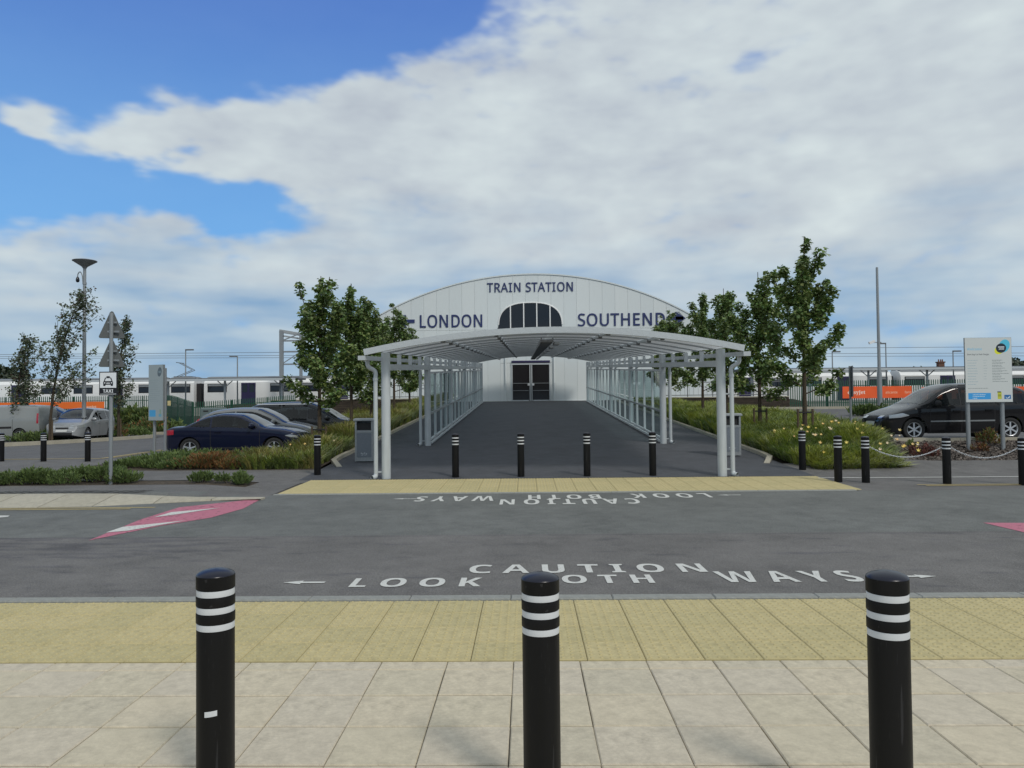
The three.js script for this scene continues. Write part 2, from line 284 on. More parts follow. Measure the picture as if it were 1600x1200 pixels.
// splayed kerb on the far left
{
  const kb = thing('kerb', 'wide splayed pale concrete kerb left of the crossing', 'kerb'); kb.userData.kind = 'structure';
  const prof = [[13.55, 0.006], [14.35, 0.125], [14.62, 0.13], [14.62, -0.1], [13.55, -0.1]];
  for (let i = 0; i < 26; i++) {
    const x1 = -5.0 - i * 0.93, x0 = x1 - 0.912, cut = (x) => smooth(-8.4, -5.4, x);
    const pos = [], sec = (x) => prof.map(([d, y], k) => [x, y > 0.1 ? y * (1 - 0.75 * cut(x)) : y, -((k === 0 || k === 4) ? d + 0.85 * cut(x) : d)]);
    const a = sec(x0), b = sec(x1), q = (p, r, s, t) => { for (const v of [p, r, s, p, s, t]) pos.push(...v); };
    for (let k = 0; k < 5; k++) { const n = (k + 1) % 5; q(a[k], b[k], b[n], a[n]); }
    for (let k = 1; k < 4; k++) { pos.push(...a[0], ...a[k], ...a[k + 1]); pos.push(...b[0], ...b[k + 1], ...b[k]); }
    const g = new THREE.BufferGeometry(); g.setAttribute('position', new THREE.Float32BufferAttribute(pos, 3)); const uv = []; for (let n = 0; n < pos.length; n += 3) uv.push(pos[n], pos[n + 2] + pos[n + 1]); g.setAttribute('uv', new THREE.Float32BufferAttribute(uv, 2)); g.computeVertexNormals();
    mesh('kerb_stone', g, M.kerb[i % 2], kb);
  }
}
struct('planting_strip', sheet(16.25, 17.2, -45, -6.0, -0.012, { nx: 80, step: 0.2, wear: 0.5, seed: 21 }), M.gravel, 'gravelly soil strip along the left footpath');
struct('planting_bed', sheet(19.6, 23.4, -12.2, XL - 0.1, -0.006, { nx: 40, step: 0.3, wear: 0.5, seed: 22 }), M.gravel, 'gravelly soil of the bed before the coupe');
for (const s of [-1, 1]) struct('road_verge', sheet(KN, 10.4, s < 0 ? -60 : 14, s < 0 ? -14 : 60, 0, { nx: 60, step: 0.4, wear: 0.14, seed: 1 }), M.roadNear, 'continuation of the near lane beyond the picture');
struct('footpath', sheet(14.63, 16.25, -40, -5.08, 0.0, { nx: 60, step: 0.2, seed: 2 }), M.path, 'grey asphalt footpath behind the splayed kerb');
struct('footpath_link', sheet(17.2, 24.4, -45, (d) => d < 19.6 ? -4.98 : -12.2, 0.0, { nx: 90, step: 0.2, seed: 6 }), M.path, 'grey asphalt path between the two left hand planting beds');
struct('footpath_join', sheet(16.25, 17.2, -6.0, -5.08, 0.002, { nx: 6, step: 0.2, seed: 8 }), M.path);
struct('ramp', sheet(17.76, RE + 1.5, XL, XR, 0.004, { nx: 50, wear: 0.07, seed: 3 }), M.rampTar, 'dark tarmac ramp rising under the covered walkway to the doors');
struct('car_park_road', sheet(24.4, 48, -50, (d) => d < 26 ? -6.7 : Math.max(-12, -6.7 - (d - 26) * 0.19), 0.002, { nx: 90, seed: 12 }), M.carPark, 'dark asphalt left hand car park');
struct('parking_bay', sheet(23.4, 24.4, -12.2, -6.7, 0.0, { nx: 20, seed: 12 }), M.carPark, 'asphalt parking bay under the dark blue coupe');
struct('side_road', sheet(15.2, 20.0, 6.5, 45, 0.0, { nx: 80, step: 0.25, seed: 15 }), M.path, 'grey asphalt forecourt behind the chain bollards');
struct('right_car_park', sheet(21.9, 53, (d) => d < 27 ? 10.3 : 12.6, 60, 0.0, { nx: 80, seed: 17 }), M.carPark, 'raised asphalt car park behind the black people carrier');
struct('terrace', sheet(57.8, 60.6, -21, 19, 0.02, { nx: 20, seed: 19 }), M.path, 'paved terrace in front of the station wall');
// ramp edge kerbs
for (const [side, x, lab] of [[-1, XL - 0.07, 'left'], [1, XR + 0.07, 'right']]) {
  const kb = thing('kerb', side < 0 ? 'pale kerb rising along the ramp beside tall grass and dark blue coupe' : 'pale kerb rising along the ramp beside the yellow flower bed', 'kerb'); kb.userData.kind = 'structure';
  for (let i = 0; i < 40; i++) {
    const d0 = 20.1 + i * 0.93, xo = (d) => x + (d < 21.2 ? -side * 0.45 * (1 - (d - 20.1) / 1.1) : 0), ky = (d) => ramp(d) - 0.01 - 0.08 * smooth(20.9, 20.1, d), a = [xo(d0), ky(d0), -d0], b = [xo(d0 + 0.92), ky(d0 + 0.92), -d0 - 0.92];
    mesh('kerb_stone', bar(a, b, 0.14, 0.22), M.kerb[i % 2], kb);
  }
}
// painted lines
function paint(name, label, polys, mat, off = 0.006, cat = 'road marking') { const m = mesh(name, merge(polys.map((p) => marking(p, off))), mat); return tag(m, label, cat); }
const line = (x0, d0, x1, d1, w, n = 14) => { const a = [], b = [], L = Math.hypot(x1 - x0, d1 - d0), nx = -(d1 - d0) / L * w / 2, nd = (x1 - x0) / L * w / 2; for (let i = 0; i <= n; i++) { const t = i / n, x = lerp(x0, x1, t), d = lerp(d0, d1, t); a.push([x + nx, d + nd]); b.unshift([x - nx, d - nd]); } return a.concat(b); };
paint('yellow_lines', 'double yellow lines along the splayed kerb on the left', [line(-24, 13.40, -6.55, 13.45, 0.07), line(-24, 13.22, -6.9, 13.27, 0.07)], M.yellow);
{ const p = G(1437, 759, 0.01), q = G(1600, 757, 0.01); paint('yellow_lines', 'double yellow lines on the forecourt below the chain bollards', [line(p[0], -p[2] + 0.1, 40, 15.95, 0.06, 60), line(p[0] + 0.1, -p[2] - 0.06, 40, 15.75, 0.06, 60)], M.yellow, 0.01); }
paint('white_line', 'thin white edge line running past the bollard feet', [line(6.5, 17.35, 40, 16.75, 0.09, 80)], M.white, 0.008);
{ // red anti-skid patches with white chevrons
  const g2 = (px, py) => { const p = G(px, py); return [p[0], -p[2]]; };
  paint('red_patch', 'worn red anti skid patch narrowing towards the crossing, left', [[g2(138, 845), g2(250, 822), g2(330, 809), g2(380, 795), g2(410, 779), g2(280, 793), g2(220, 812)]], M.red, 0.004);
  paint('chevron', 'longer white chevron stroke on the left red patch', [[g2(165, 833), g2(192, 824), g2(290, 814), g2(200, 830)]], M.white, 0.009);
  paint('chevron', 'white chevron stroke on red patch, the one nearer the splayed kerb', [[g2(240, 809), g2(268, 801), g2(345, 794), g2(272, 805)]], M.white, 0.009);
  paint('red_patch', 'small visible tip of red road surfacing on the right', [[g2(1536, 817), g2(1700, 818), g2(1700, 846), g2(1600, 832)]], M.red, 0.004);
  paint('road_arrow', 'tip of a white painted arrow on the road by double yellow lines', [[g2(-60, 806), g2(15, 806), g2(12, 808), g2(-60, 815)]], M.white, 0.006);
}
function roadWord(word, x0, x1, dNear, dFar, flip, label) {
  const t = thing('road_word', label, 'road marking'); const { list, width } = letters(word, 0.32), mid = (x0 + x1) / 2, dm = (dNear + dFar) / 2;
  for (const { shapes, x } of list) {
    const g = new THREE.ShapeGeometry(shapes, 6), p = g.attributes.position;
    for (let i = 0; i < p.count; i++) {
      let u = (p.getX(i) + x) / width - 0.5, v = p.getY(i) - 0.5; if (flip) { u = -u; v = -v; }
      const X1 = mid + u * (x1 - x0), d = dm + v * (dFar - dNear); p.setXYZ(i, X1, H(X1, d) + 0.006, -d);
    }
    g.computeVertexNormals(); mesh('letter', g, M.white, t);
  }
}
function roadArrow(px, d, dir, len, label) { const a = dir * len; const m = mesh('road_arrow', marking([[px, d], [px + a * 0.45, d - 0.075], [px + a * 0.45, d - 0.03], [px + a, d - 0.03], [px + a, d + 0.03], [px + a * 0.45, d + 0.03], [px + a * 0.45, d + 0.075]], 0.006), M.white); tag(m, label, 'road marking'); }
{
  const gx = (px, py) => G(px, py)[0], gd = (px, py) => -G(px, py)[2];
  roadWord('CAUTION', gx(730, 890), gx(1108, 890), gd(900, 895.5), gd(900, 882.5), false, 'painted word CAUTION readable from the near pavement');
  roadWord('LOOK', gx(545, 911), gx(752, 911), gd(650, 917.5), gd(650, 904), false, 'painted word LOOK readable from the near pavement');
  roadWord('BOTH', gx(822, 905), gx(1025, 905), gd(940, 912), gd(940, 899), false, 'painted word BOTH readable from the near pavement');
  roadWord('WAYS', gx(1122, 902), gx(1345, 902), gd(1230, 910), gd(1230, 893), false, 'painted word WAYS readable from the near pavement');
  roadArrow(gx(442, 911), gd(442, 911), 1, 0.42, 'painted arrow pointing away from the upright word LOOK'); roadArrow(gx(1463, 901), gd(1463, 901), -1, 0.42, 'painted arrow pointing away from the upright word WAYS');
  roadWord('CAUTION', gx(778, 784), gx(1002, 784), gd(890, 788), gd(890, 780), true, 'upside down painted word CAUTION by the far kerb');
  roadWord('WAYS', gx(648, 780), gx(772, 780), gd(700, 783.5), gd(700, 776), true, 'upside down painted word WAYS by the far kerb');
  roadWord('BOTH', gx(822, 777), gx(942, 777), gd(880, 780), gd(880, 773.5), true, 'upside down painted word BOTH by the far kerb');
  roadWord('LOOK', gx(986, 774.5), gx(1112, 774.5), gd(1050, 778), gd(1050, 771.5), true, 'upside down painted word LOOK by the far kerb');
  roadArrow(gx(613, 780), gd(613, 780), 1, 0.45, 'painted arrow beside the upside down word WAYS'); roadArrow(gx(1120, 774), gd(1120, 774), 1, 0.45, 'painted arrow beside the upside down word LOOK');
}

// ================================================================ COVERED WALKWAY
const CX = 0.62, HW = 4.28, COLX = [-3.28, 4.52];
const arc = (u) => 2.83 + 0.46 * (1 - (u / HW) ** 2);     // underside of the roof above the ramp, u from the centre line
{
  const t = thing('walkway_canopy', 'pale grey steel covered walkway with arched roof and glass side screens', 'canopy', [0, 0, 0]);
  const slopeQ = Math.atan(0.0475), cols = [17.9, 25.5, 33.2, 40.9, 48.6, 56.3], D0 = 17.3, D1 = 58.2, bay = 7.68 / 4;
  const up = (x, y, d) => [x, y + ramp(d), -d];
  const base = (d) => 0.04 + 0.0475 * (d - 17.7);
  cols.forEach((d) => COLX.forEach((x, s) => {
    const sg = s ? 1 : -1, top = arc(x - CX) + 0.03;
    mesh('column', C(0.105, 0.105, top + 0.05, x, base(d) + (top - 0.05) / 2, -d, 28), M.steel, t);
    mesh('downpipe', merge([tube([[x + sg * 0.42, base(d) + 2.78, -d + 0.05], [x + sg * 0.4, base(d) + 2.62, -d + 0.05], [x + sg * 0.24, base(d) + 2.5, -d + 0.03], [x + sg * 0.235, base(d) + 2.3, -d + 0.03]], 0.05, 14, 12), C(0.05, 0.05, 2.24, x + sg * 0.235, base(d) + 1.2, -d + 0.03, 14), C(0.062, 0.062, 0.06, x + sg * 0.235, base(d) + 2.32, -d + 0.03, 14), tube([[x + sg * 0.235, base(d) + 0.1, -d + 0.03], [x + sg * 0.25, base(d) + 0.05, -d + 0.05], [x + sg * 0.31, base(d) + 0.035, -d + 0.12]], 0.055, 8, 12), B(0.1, 0.03, 0.03, x + sg * 0.15, base(d) + 0.16, -d), B(0.1, 0.03, 0.03, x + sg * 0.15, base(d) + 1.9, -d)]), M.steel, t);
  }));
  COLX.forEach((x, s) => {
    const sg = s ? 1 : -1;
    for (let k = 0; k < 5; k++) mesh('eave_beam', bar(up(x, 2.6, cols[k] + 0.1), up(x, 2.6, cols[k + 1] - 0.1), 0.12, 0.15), M.steel, t);
    mesh('gutter', merge([bar(up(x + sg * 0.42, 2.8, D0 - 0.1), up(x + sg * 0.42, 2.8, D1), 0.16, 0.1)]), M.steel, t);
    for (let d = 17.9 + bay; d < 56.5; d += bay) { if (cols.some((c) => Math.abs(c - d) < 0.3)) continue; mesh('bracket', bar(up(x, 2.66, d), up(x, arc(x - CX) + 0.02, d + 0.001), 0.1, 0.08), M.steel, t); }
  });
  const ribCurve = (d, u0, u1, w, h, dy, n = 18) => { const list = []; for (let i = 0; i < n; i++) { const a = lerp(u0, u1, i / n), b = lerp(u0, u1, (i + 1) / n); list.push(bar(up(CX + a, arc(a) + dy, d), up(CX + b, arc(b) + dy, d), w, h)); } return merge(list); };
  const ribD = []; for (let d = 17.9; d < 58; d += bay) ribD.push(d);
  ribD.forEach((d) => mesh('rib', ribCurve(d, -HW + 0.05, HW - 0.05, 0.05, 0.035, 0.128, 20), M.ribGrey, t));
  mesh('fascia', ribCurve(D0, -HW, HW, 0.08, 0.14, 0.10, 34), M.steel, t);
  for (const u of [-2.55, -1.3, 1.3, 2.55]) mesh('purlin', bar(up(CX + u, arc(u) + 0.10, D0 + 0.06), up(CX + u, arc(u) + 0.10, D1), 0.05, 0.06), M.steel, t);
  for (const u of [-2.55, -1.3, 1.3, 2.55]) ribD.forEach((d) => mesh('cleat', B(0.09, 0.07, 0.1, CX + u, arc(u) + 0.07 + base(d), -d + 0.07), M.steelDark, t));
  // translucent roof sheets
  const edges = [D0 + 0.05, ...ribD.slice(1), D1];
  for (let k = 0; k < edges.length - 1; k++) for (let q = 0; q < 4; q++) {
    const u0 = lerp(-HW, HW, q / 4) + 0.006, u1 = lerp(-HW, HW, (q + 1) / 4) - 0.006, n = 7, pos = [], idx = [];
    for (const dy of [0.155]) for (let i = 0; i <= n; i++) { const u = lerp(u0, u1, i / n); pos.push(...up(CX + u, arc(u) + dy, edges[k] + 0.006), ...up(CX + u, arc(u) + dy, edges[k + 1] - 0.006)); }
    const o = (n + 1) * 2; for (let i = 0; i < n; i++) { const a = i * 2; idx.push(a, a + 1, a + 2, a + 1, a + 3, a + 2); }
    const g = new THREE.BufferGeometry(); g.setAttribute('position', new THREE.Float32BufferAttribute(pos, 3)); g.setIndex(idx); const h = g.toNonIndexed(); h.computeVertexNormals(); mesh('roof_panel', h, M.poly, t);
  }
  // cable tray and light fittings below the ridge
  const tray = mesh('cable_tray', merge([bar(up(CX - 0.1, arc(0) - 0.1, 18.4), up(CX - 0.1, arc(0) - 0.1, 57.5), 0.28, 0.05), bar(up(CX - 0.24, arc(0) - 0.07, 18.4), up(CX - 0.24, arc(0) - 0.07, 57.5), 0.02, 0.1), bar(up(CX + 0.04, arc(0) - 0.07, 18.4), up(CX + 0.04, arc(0) - 0.07, 57.5), 0.02, 0.1)]), M.steelDark, t);
  for (let d = 19; d < 57; d += bay * 2) mesh('light_fitting', bar(up(CX + 0.16, arc(0) - 0.13, d), up(CX + 0.16, arc(0) - 0.13, d + 1.3), 0.12, 0.07), M.galv, tray);
  // side screens: three rails, posts, glass
  COLX.forEach((x, s) => {
    const sg = s ? -1 : 1, xi = x + sg * 0.02;
    for (let k = 1; k < 5; k++) {
      const a = cols[k], b = cols[k + 1];
      for (const [y, w, h] of [[0.16, 0.05, 0.07], [2.42, 0.05, 0.07]]) mesh('screen_rail', bar(up(xi, y, a + 0.11), up(xi, y, b - 0.11), w, h), M.steel, t);
      mesh('handrail', bar(up(xi + sg * 0.07, 1.08, a), up(xi + sg * 0.07, 1.08, b), 0.05, 0.06), M.galv, t);
      mesh('bump_rail', bar(up(xi + sg * 0.1, 0.10, a + 0.02), up(xi + sg * 0.1, 0.10, b - 0.02), 0.05, 0.06), M.steel, t);
      for (let q = 1; q < 4; q++) { const d = lerp(a, b, q / 4); mesh('screen_post', B(0.08, 2.44, 0.08, xi, base(d) + 1.21, -d), M.steel, t); }
      for (let q = 0; q < 4; q++) {
        const d0 = lerp(a, b, q / 4) + 0.06, d1 = lerp(a, b, (q + 1) / 4) - 0.06;
        for (const [y0, y1] of [[0.2, 1.24], [1.27, 2.38]]) {
          const g = new THREE.BufferGeometry(), p = [up(xi, y0, d0), up(xi, y0, d1), up(xi, y1, d1), up(xi, y1, d0)]; g.setAttribute('position', new THREE.Float32BufferAttribute(p.flat(), 3)); g.setIndex([0, 1, 2, 0, 2, 3]); g.computeVertexNormals();
          mesh('glass_pane', g, M.glass, t);
        }
      }
    }
  });
}

// ================================================================ STATION BUILDING
const FD = 60;                                            // facade distance
{
  const bc = 0.5, t = thing('station_building', 'pale clad station hall with arched gable, dark rounded window and navy lettering', 'building', [bc, 0, -FD]);
  const Rr = 24.8, apex = P(832, 427, FD)[1], half = 14.5, top = (x) => apex - Rr + Math.sqrt(Rr * Rr - x * x), y0 = 1.9, seam = 7.62;
  const win = { x: X(830, FD) - bc, a: 2.5, y: seam + 0.02, h: P(830, 473, FD)[1] - seam };
  const winTop = (x) => { const u = Math.abs((x - win.x) / win.a); return u >= 1 ? -1 : win.y + win.h * Math.pow(1 - Math.pow(u, 2.5), 1 / 3.0); };
  const wallShape = new THREE.Shape(); wallShape.moveTo(-half, 0); wallShape.lineTo(half, 0); for (let i = 0; i <= 48; i++) { const x = lerp(half, -half, i / 48); wallShape.lineTo(x, top(x) - 0.1); }
  mesh('wall', (() => { const g = new THREE.ExtrudeGeometry(wallShape, { depth: 0.2, bevelEnabled: false }); g.translate(0, 0, -0.32); return g; })(), M.slate, t);
  const dx0 = X(800, FD) - bc, dx1 = X(860, FD) - bc, doorTop = y0 + 2.95;
  const panel = (pts, mat, name = 'cladding_panel') => { const g = new THREE.ExtrudeGeometry(new THREE.Shape(pts.map((p) => new THREE.Vector2(...p))), { depth: 0.05, bevelEnabled: true, bevelSize: 0.006, bevelThickness: 0.008, bevelSegments: 1 }); g.translate(0, 0, -0.115); return mesh(name, g, mat, t); };
  let k = 0;
  for (let x = -half + 0.02; x < half - 0.2; x += 1.0) {
    const a = x + 0.009, b = Math.min(x + 0.991, half - 0.02), mat = M.clad[(k * 7 + 3) % 3]; k++;
    const up_ = [], lo_ = [], n = 8; for (let i = 0; i <= n; i++) { const q = lerp(a, b, i / n); up_.unshift([q, top(q) - 0.12]); lo_.push([q, Math.max(seam + 0.012, winTop(q) + 0.02)]); }
    if (top(a) - 0.12 > seam && top(b) - 0.12 > seam) panel([...lo_, ...up_], mat);
    const lt = (q) => Math.min(seam - 0.012, top(q) - 0.12);
    if (b < dx0 || a > dx1) panel([[a, y0 + 0.12], [b, y0 + 0.12], [b, lt(b)], [a, lt(a)]], mat);
    else { panel([[a, doorTop + 0.15], [b, doorTop + 0.15], [b, lt(b)], [a, lt(a)]], mat); if (a < dx0) panel([[a, y0 + 0.12], [dx0 - 0.02, y0 + 0.12], [dx0 - 0.02, doorTop + 0.12], [a, doorTop + 0.12]], M.clad[0]); if (b > dx1) panel([[dx1 + 0.02, y0 + 0.12], [b, y0 + 0.12], [b, doorTop + 0.12], [dx1 + 0.02, doorTop + 0.12]], M.clad[0]); }
  }
  mesh('plinth', merge([B(dx0 + half, 0.6, 0.1, (dx0 - half) / 2, y0 - 0.19, -0.05), B(half - dx1, 0.6, 0.1, (half + dx1) / 2, y0 - 0.19, -0.05)]), M.clad[2], t);
  // roof and gable trim
  const roofShape = new THREE.Shape(); for (let i = 0; i <= 60; i++) { const x = lerp(-half - 0.25, half + 0.25, i / 60), y = top(clamp(x, -half, half)) - Math.max(0, Math.abs(x) - half) * 0.7 - 0.1; i ? roofShape.lineTo(x, y) : roofShape.moveTo(x, y); }
  for (let i = 60; i >= 0; i--) { const x = lerp(-half - 0.25, half + 0.25, i / 60); roofShape.lineTo(x, top(clamp(x, -half, half)) - Math.max(0, Math.abs(x) - half) * 0.7); }
  mesh('roof', (() => { const g = new THREE.ExtrudeGeometry(roofShape, { depth: 14, bevelEnabled: false }); g.translate(0, 0, -14.0); return g; })(), M.clad[2], t);
  for (const s of [-1, 1]) mesh('side_wall', B(0.2, top(half) - 0.2, 13.2, s * (half - 0.1), (top(half) - 0.2) / 2, -6.95), M.clad[1], t);
  mesh('rear_wall', (() => { const g = new THREE.ExtrudeGeometry(wallShape, { depth: 0.2, bevelEnabled: false }); g.translate(0, 0, -13.8); return g; })(), M.clad[1], t);
  // window: dark panes between white mullions
  const w = part('window', t); const cuts = [-1, -0.62, -0.205, 0.205, 0.62, 1].map((u) => win.x + u * win.a);
  for (let i = 0; i < 5; i++) { const a = cuts[i] + 0.04, b = cuts[i + 1] - 0.04, pts = [[a, win.y], [b, win.y]]; for (let q = 10; q >= 0; q--) { const x = lerp(a, b, q / 10); pts.push([x, Math.max(win.y + 0.02, winTop(x) - 0.03)]); } const g = new THREE.ExtrudeGeometry(new THREE.Shape(pts.map((p) => new THREE.Vector2(...p))), { depth: 0.02, bevelEnabled: false }); g.translate(0, 0, -0.10); mesh('pane', g, M.darkGlass, w); }
  for (let i = 1; i < 5; i++) mesh('mullion', B(0.085, winTop(cuts[i]) - win.y, 0.12, cuts[i], (winTop(cuts[i]) + win.y) / 2, -0.05), M.trainWhite, w);
  { const pts = []; for (let i = 0; i <= 40; i++) { const ang = Math.PI * i / 40, x = win.x + win.a * 0.998 * -Math.cos(ang); pts.push([x, Math.max(win.y, winTop(x)), -0.05]); } mesh('frame', tube(pts, 0.055, 90, 6), M.trainWhite, w); }
  // doors
  const mid = (dx0 + dx1) / 2, lw = (dx1 - dx0) / 2 - 0.06;
  mesh('door_frame', merge([B(dx1 - dx0 + 0.1, 0.12, 0.14, mid, doorTop + 0.06, -0.02), B(0.09, 2.95, 0.14, dx0 + 0.02, y0 + 1.475, -0.02), B(0.09, 2.95, 0.14, dx1 - 0.02, y0 + 1.475, -0.02)]), M.steel, t);
  for (const s of [-1, 1]) {
    const dr = part('door', t), cx = mid + s * (lw / 2 + 0.035);
    mesh('leaf', B(lw - 0.04, 2.86, 0.05, cx, y0 + 1.51, -0.07), M.doorBlack, dr);
    mesh('stile', B(0.07, 2.9, 0.07, mid + s * 0.07, y0 + 1.5, -0.02), M.steel, dr); mesh('bottom_rail', B(lw - 0.16, 0.11, 0.07, cx + s * 0.05, y0 + 0.14, -0.02), M.steel, dr);
    mesh('push_bar', B(lw - 0.2, 0.035, 0.04, cx + s * 0.04, y0 + 1.5, -0.01), M.galv, dr); mesh('kick_bar', B(lw - 0.2, 0.035, 0.04, cx + s * 0.04, y0 + 0.93, -0.01), M.galv, dr); mesh('handle_plate', B(0.17, 0.17, 0.05, mid + s * 0.17, y0 + 1.4, 0.04), M.band, dr);
  }
  mesh('entrance_sign', B(dx1 - dx0, 0.16, 0.16, mid, doorTop + 0.24, 0.02), M.purple, t);
  for (const px of [790.5, 866.5]) mesh('rain_pipe', merge([C(0.06, 0.06, 4.6, X(px, FD) - bc, y0 + 2.3, 0.06, 12), C(0.085, 0.085, 0.08, X(px, FD) - bc, y0 + 1.5, 0.06, 12)]), M.clad[0], t);
  // lettering: words as parts, each letter its own mesh
  function wordAt(word, px0, px1, pyTop, pyBase) {
    const g0 = part('lettering', t), a = P(px0, pyBase, FD), b = P(px1, pyBase, FD), yT = P((px0 + px1) / 2, pyTop, FD)[1], yB = P((px0 + px1) / 2, pyBase, FD)[1], hgt = yT - yB, { list, width } = letters(word, 0.0, thin), sx = (b[0] - a[0]) / width;
    for (const { shapes, x } of list) { const g = new THREE.ExtrudeGeometry(shapes, { depth: 0.05, bevelEnabled: true, bevelSize: 0.014, bevelThickness: 0.01, bevelSegments: 1, curveSegments: 8 }); g.translate(x, 0, 0); g.scale(sx, hgt, 1); g.translate(a[0] - bc, yB, -0.05); mesh('letter', g, M.navy, g0); }
  }
  wordAt('TRAIN STATION', 761, 898, 441.5, 455.5); wordAt('LONDON', 654, 757, 492, 511); wordAt('SOUTHEND', 902, 1041, 489.5, 508.5);
  const arrow = (px, py, dir) => { const q = P(px, py, FD), s = new THREE.Shape([[0, 0], [-0.62, 0.5], [-0.36, 0.5], [0.0, 0.13], [-1.3, 0.13], [-1.3, -0.13], [0.0, -0.13], [-0.36, -0.5], [-0.62, -0.5]].map(([a, b], i) => new THREE.Vector2((i === 0 ? 0.28 : a + 0.1) * dir, b))); const g = new THREE.ExtrudeGeometry(s, { depth: 0.06, bevelEnabled: false }); g.translate(q[0] - bc, q[1], -0.05); mesh('arrow', g, M.navy, t); };
  arrow(1066, 497, 1); arrow(624, 502, -1);
}
// ================================================================ BOLLARDS AND CHAINS
const bollardGeo = {
  post: lathe([[0, 0], [0.0815, 0], [0.0815, 0.772], [0.079, 0.775], [0.079, 0.804], [0.0835, 0.807], [0.0835, 0.846], [0.079, 0.849], [0.079, 0.878], [0.0835, 0.881], [0.0835, 0.920], [0.079, 0.923], [0.079, 0.952], [0.0835, 0.955], [0.0835, 1.012]], 40),
  cap: lathe([[0.0835, 1.012], [0.081, 1.018], [0.068, 1.026], [0.05, 1.033], [0.025, 1.038], [0, 1.039]], 40),
  band: [0.776, 0.850, 0.924].map((y) => lathe([[0.079, y], [0.0812, y], [0.0812, y + 0.027], [0.079, y + 0.027]], 40)),
};
function bollard(x, y, d, label, group, s = 1) {
  const t = thing('bollard', label, 'bollard', [x, y - 0.015, -d], x * 3.1, group); t.scale.set(1, s, 1);
  mesh('post', bollardGeo.post, M.black, t); mesh('cap', bollardGeo.cap, M.blackCap, t); bollardGeo.band.forEach((b) => mesh('reflective_band', b, M.band, t)); return t;
}
{
  const nb = 'bollards on the near pavement';
  const b1 = bollard(P(337, 900, 3.45)[0], 0.003, 3.45, 'black bollard with a small white sticker on its shaft, on the pale flags', nb, 1.0);
  b1.rotation.y = 0; mesh('sticker', (() => { const g = new THREE.CylinderGeometry(0.0825, 0.0825, 0.024, 8, 1, true, -0.2, 0.66); const sp = g.attributes.position; for (let i = 0; i < sp.count; i++) sp.setY(i, sp.getY(i) + sp.getX(i) * 0.12); g.translate(0, 0.42, 0); return g; })(), M.band, b1);
  bollard(P(844, 900, 3.4)[0], 0.003, 3.4, 'plain black bollard on the flags, hiding part of the painted word BOTH', nb, 0.985);
  bollard(P(1386, 900, 3.25)[0], 0.003, 3.25, 'plain black bollard on the flags, at the end of the painted word WAYS', nb, 1.015);
  for (const px of [711, 813, 916, 1018.5]) { const d = 18.05; bollard(X(px, d), H(X(px, d), d), d, 'black bollard on dark tarmac between the front columns of the canopy', 'bollards across the walkway entrance'); }
  const q = (px, py, label, group, s) => { const p = GH(px, py); return bollard(p[0], p[1], -p[2], label, group, s); };
  q(496, 742, 'black bollard at the kerb end by the dark blue coupe and tree stakes', undefined, 0.95);
  q(1254, 734, 'black bollard in front of the yellow flowers, set back from the white line', undefined, 0.93);
  q(1310, 753, 'black bollard on the white line without a chain', undefined, 0.97);
  const c1 = q(1353, 754, 'black bollard where the chain begins beside the flower bed', undefined, 0.96), c2 = q(1480, 756, 'black bollard between two hanging chain spans', undefined, 0.95), c3 = q(1599, 758, 'black bollard at the end of the chain span below the parking notice', undefined, 0.95);
  for (const px of [2, 68, 137]) q(px, 721, 'black bollard beside the car park road behind the low evergreen hedge', 'bollards by the left car park', 0.86);
  const link = (() => { const g = new THREE.TorusGeometry(0.0125, 0.0042, 5, 10); g.scale(1.9, 1, 1); return g; })();
  function chain(a, b, sag, label) {
    const p = a.position, r = b.position, L = p.distanceTo(r), n = Math.round(L * 1.06 / 0.036), list = [];
    const at = (t) => V(lerp(p.x, r.x, t), lerp(p.y, r.y, t) + 0.83 - sag * 4 * t * (1 - t), lerp(p.z, r.z, t));
    for (let i = 0; i < n; i++) { const t = (i + 0.5) / n, c = at(t), dir = at(Math.min(1, t + 0.01)).sub(at(Math.max(0, t - 0.01))).normalize(), g = link.clone(); g.rotateX(i % 2 ? Math.PI / 2 : 0.2); g.applyQuaternion(new THREE.Quaternion().setFromUnitVectors(V(1, 0, 0), dir)); g.translate(c.x, c.y, c.z); list.push(g); }
    tag(mesh('chain', merge(list), M.band), label, 'chain', 'chains between the right hand bollards');
  }
  chain(c1, c2, 0.27, 'pale hanging chain in front of bark mulch and the flower bed edge'); chain(c2, c3, 0.27, 'pale hanging chain in front of the parking notice posts');
}

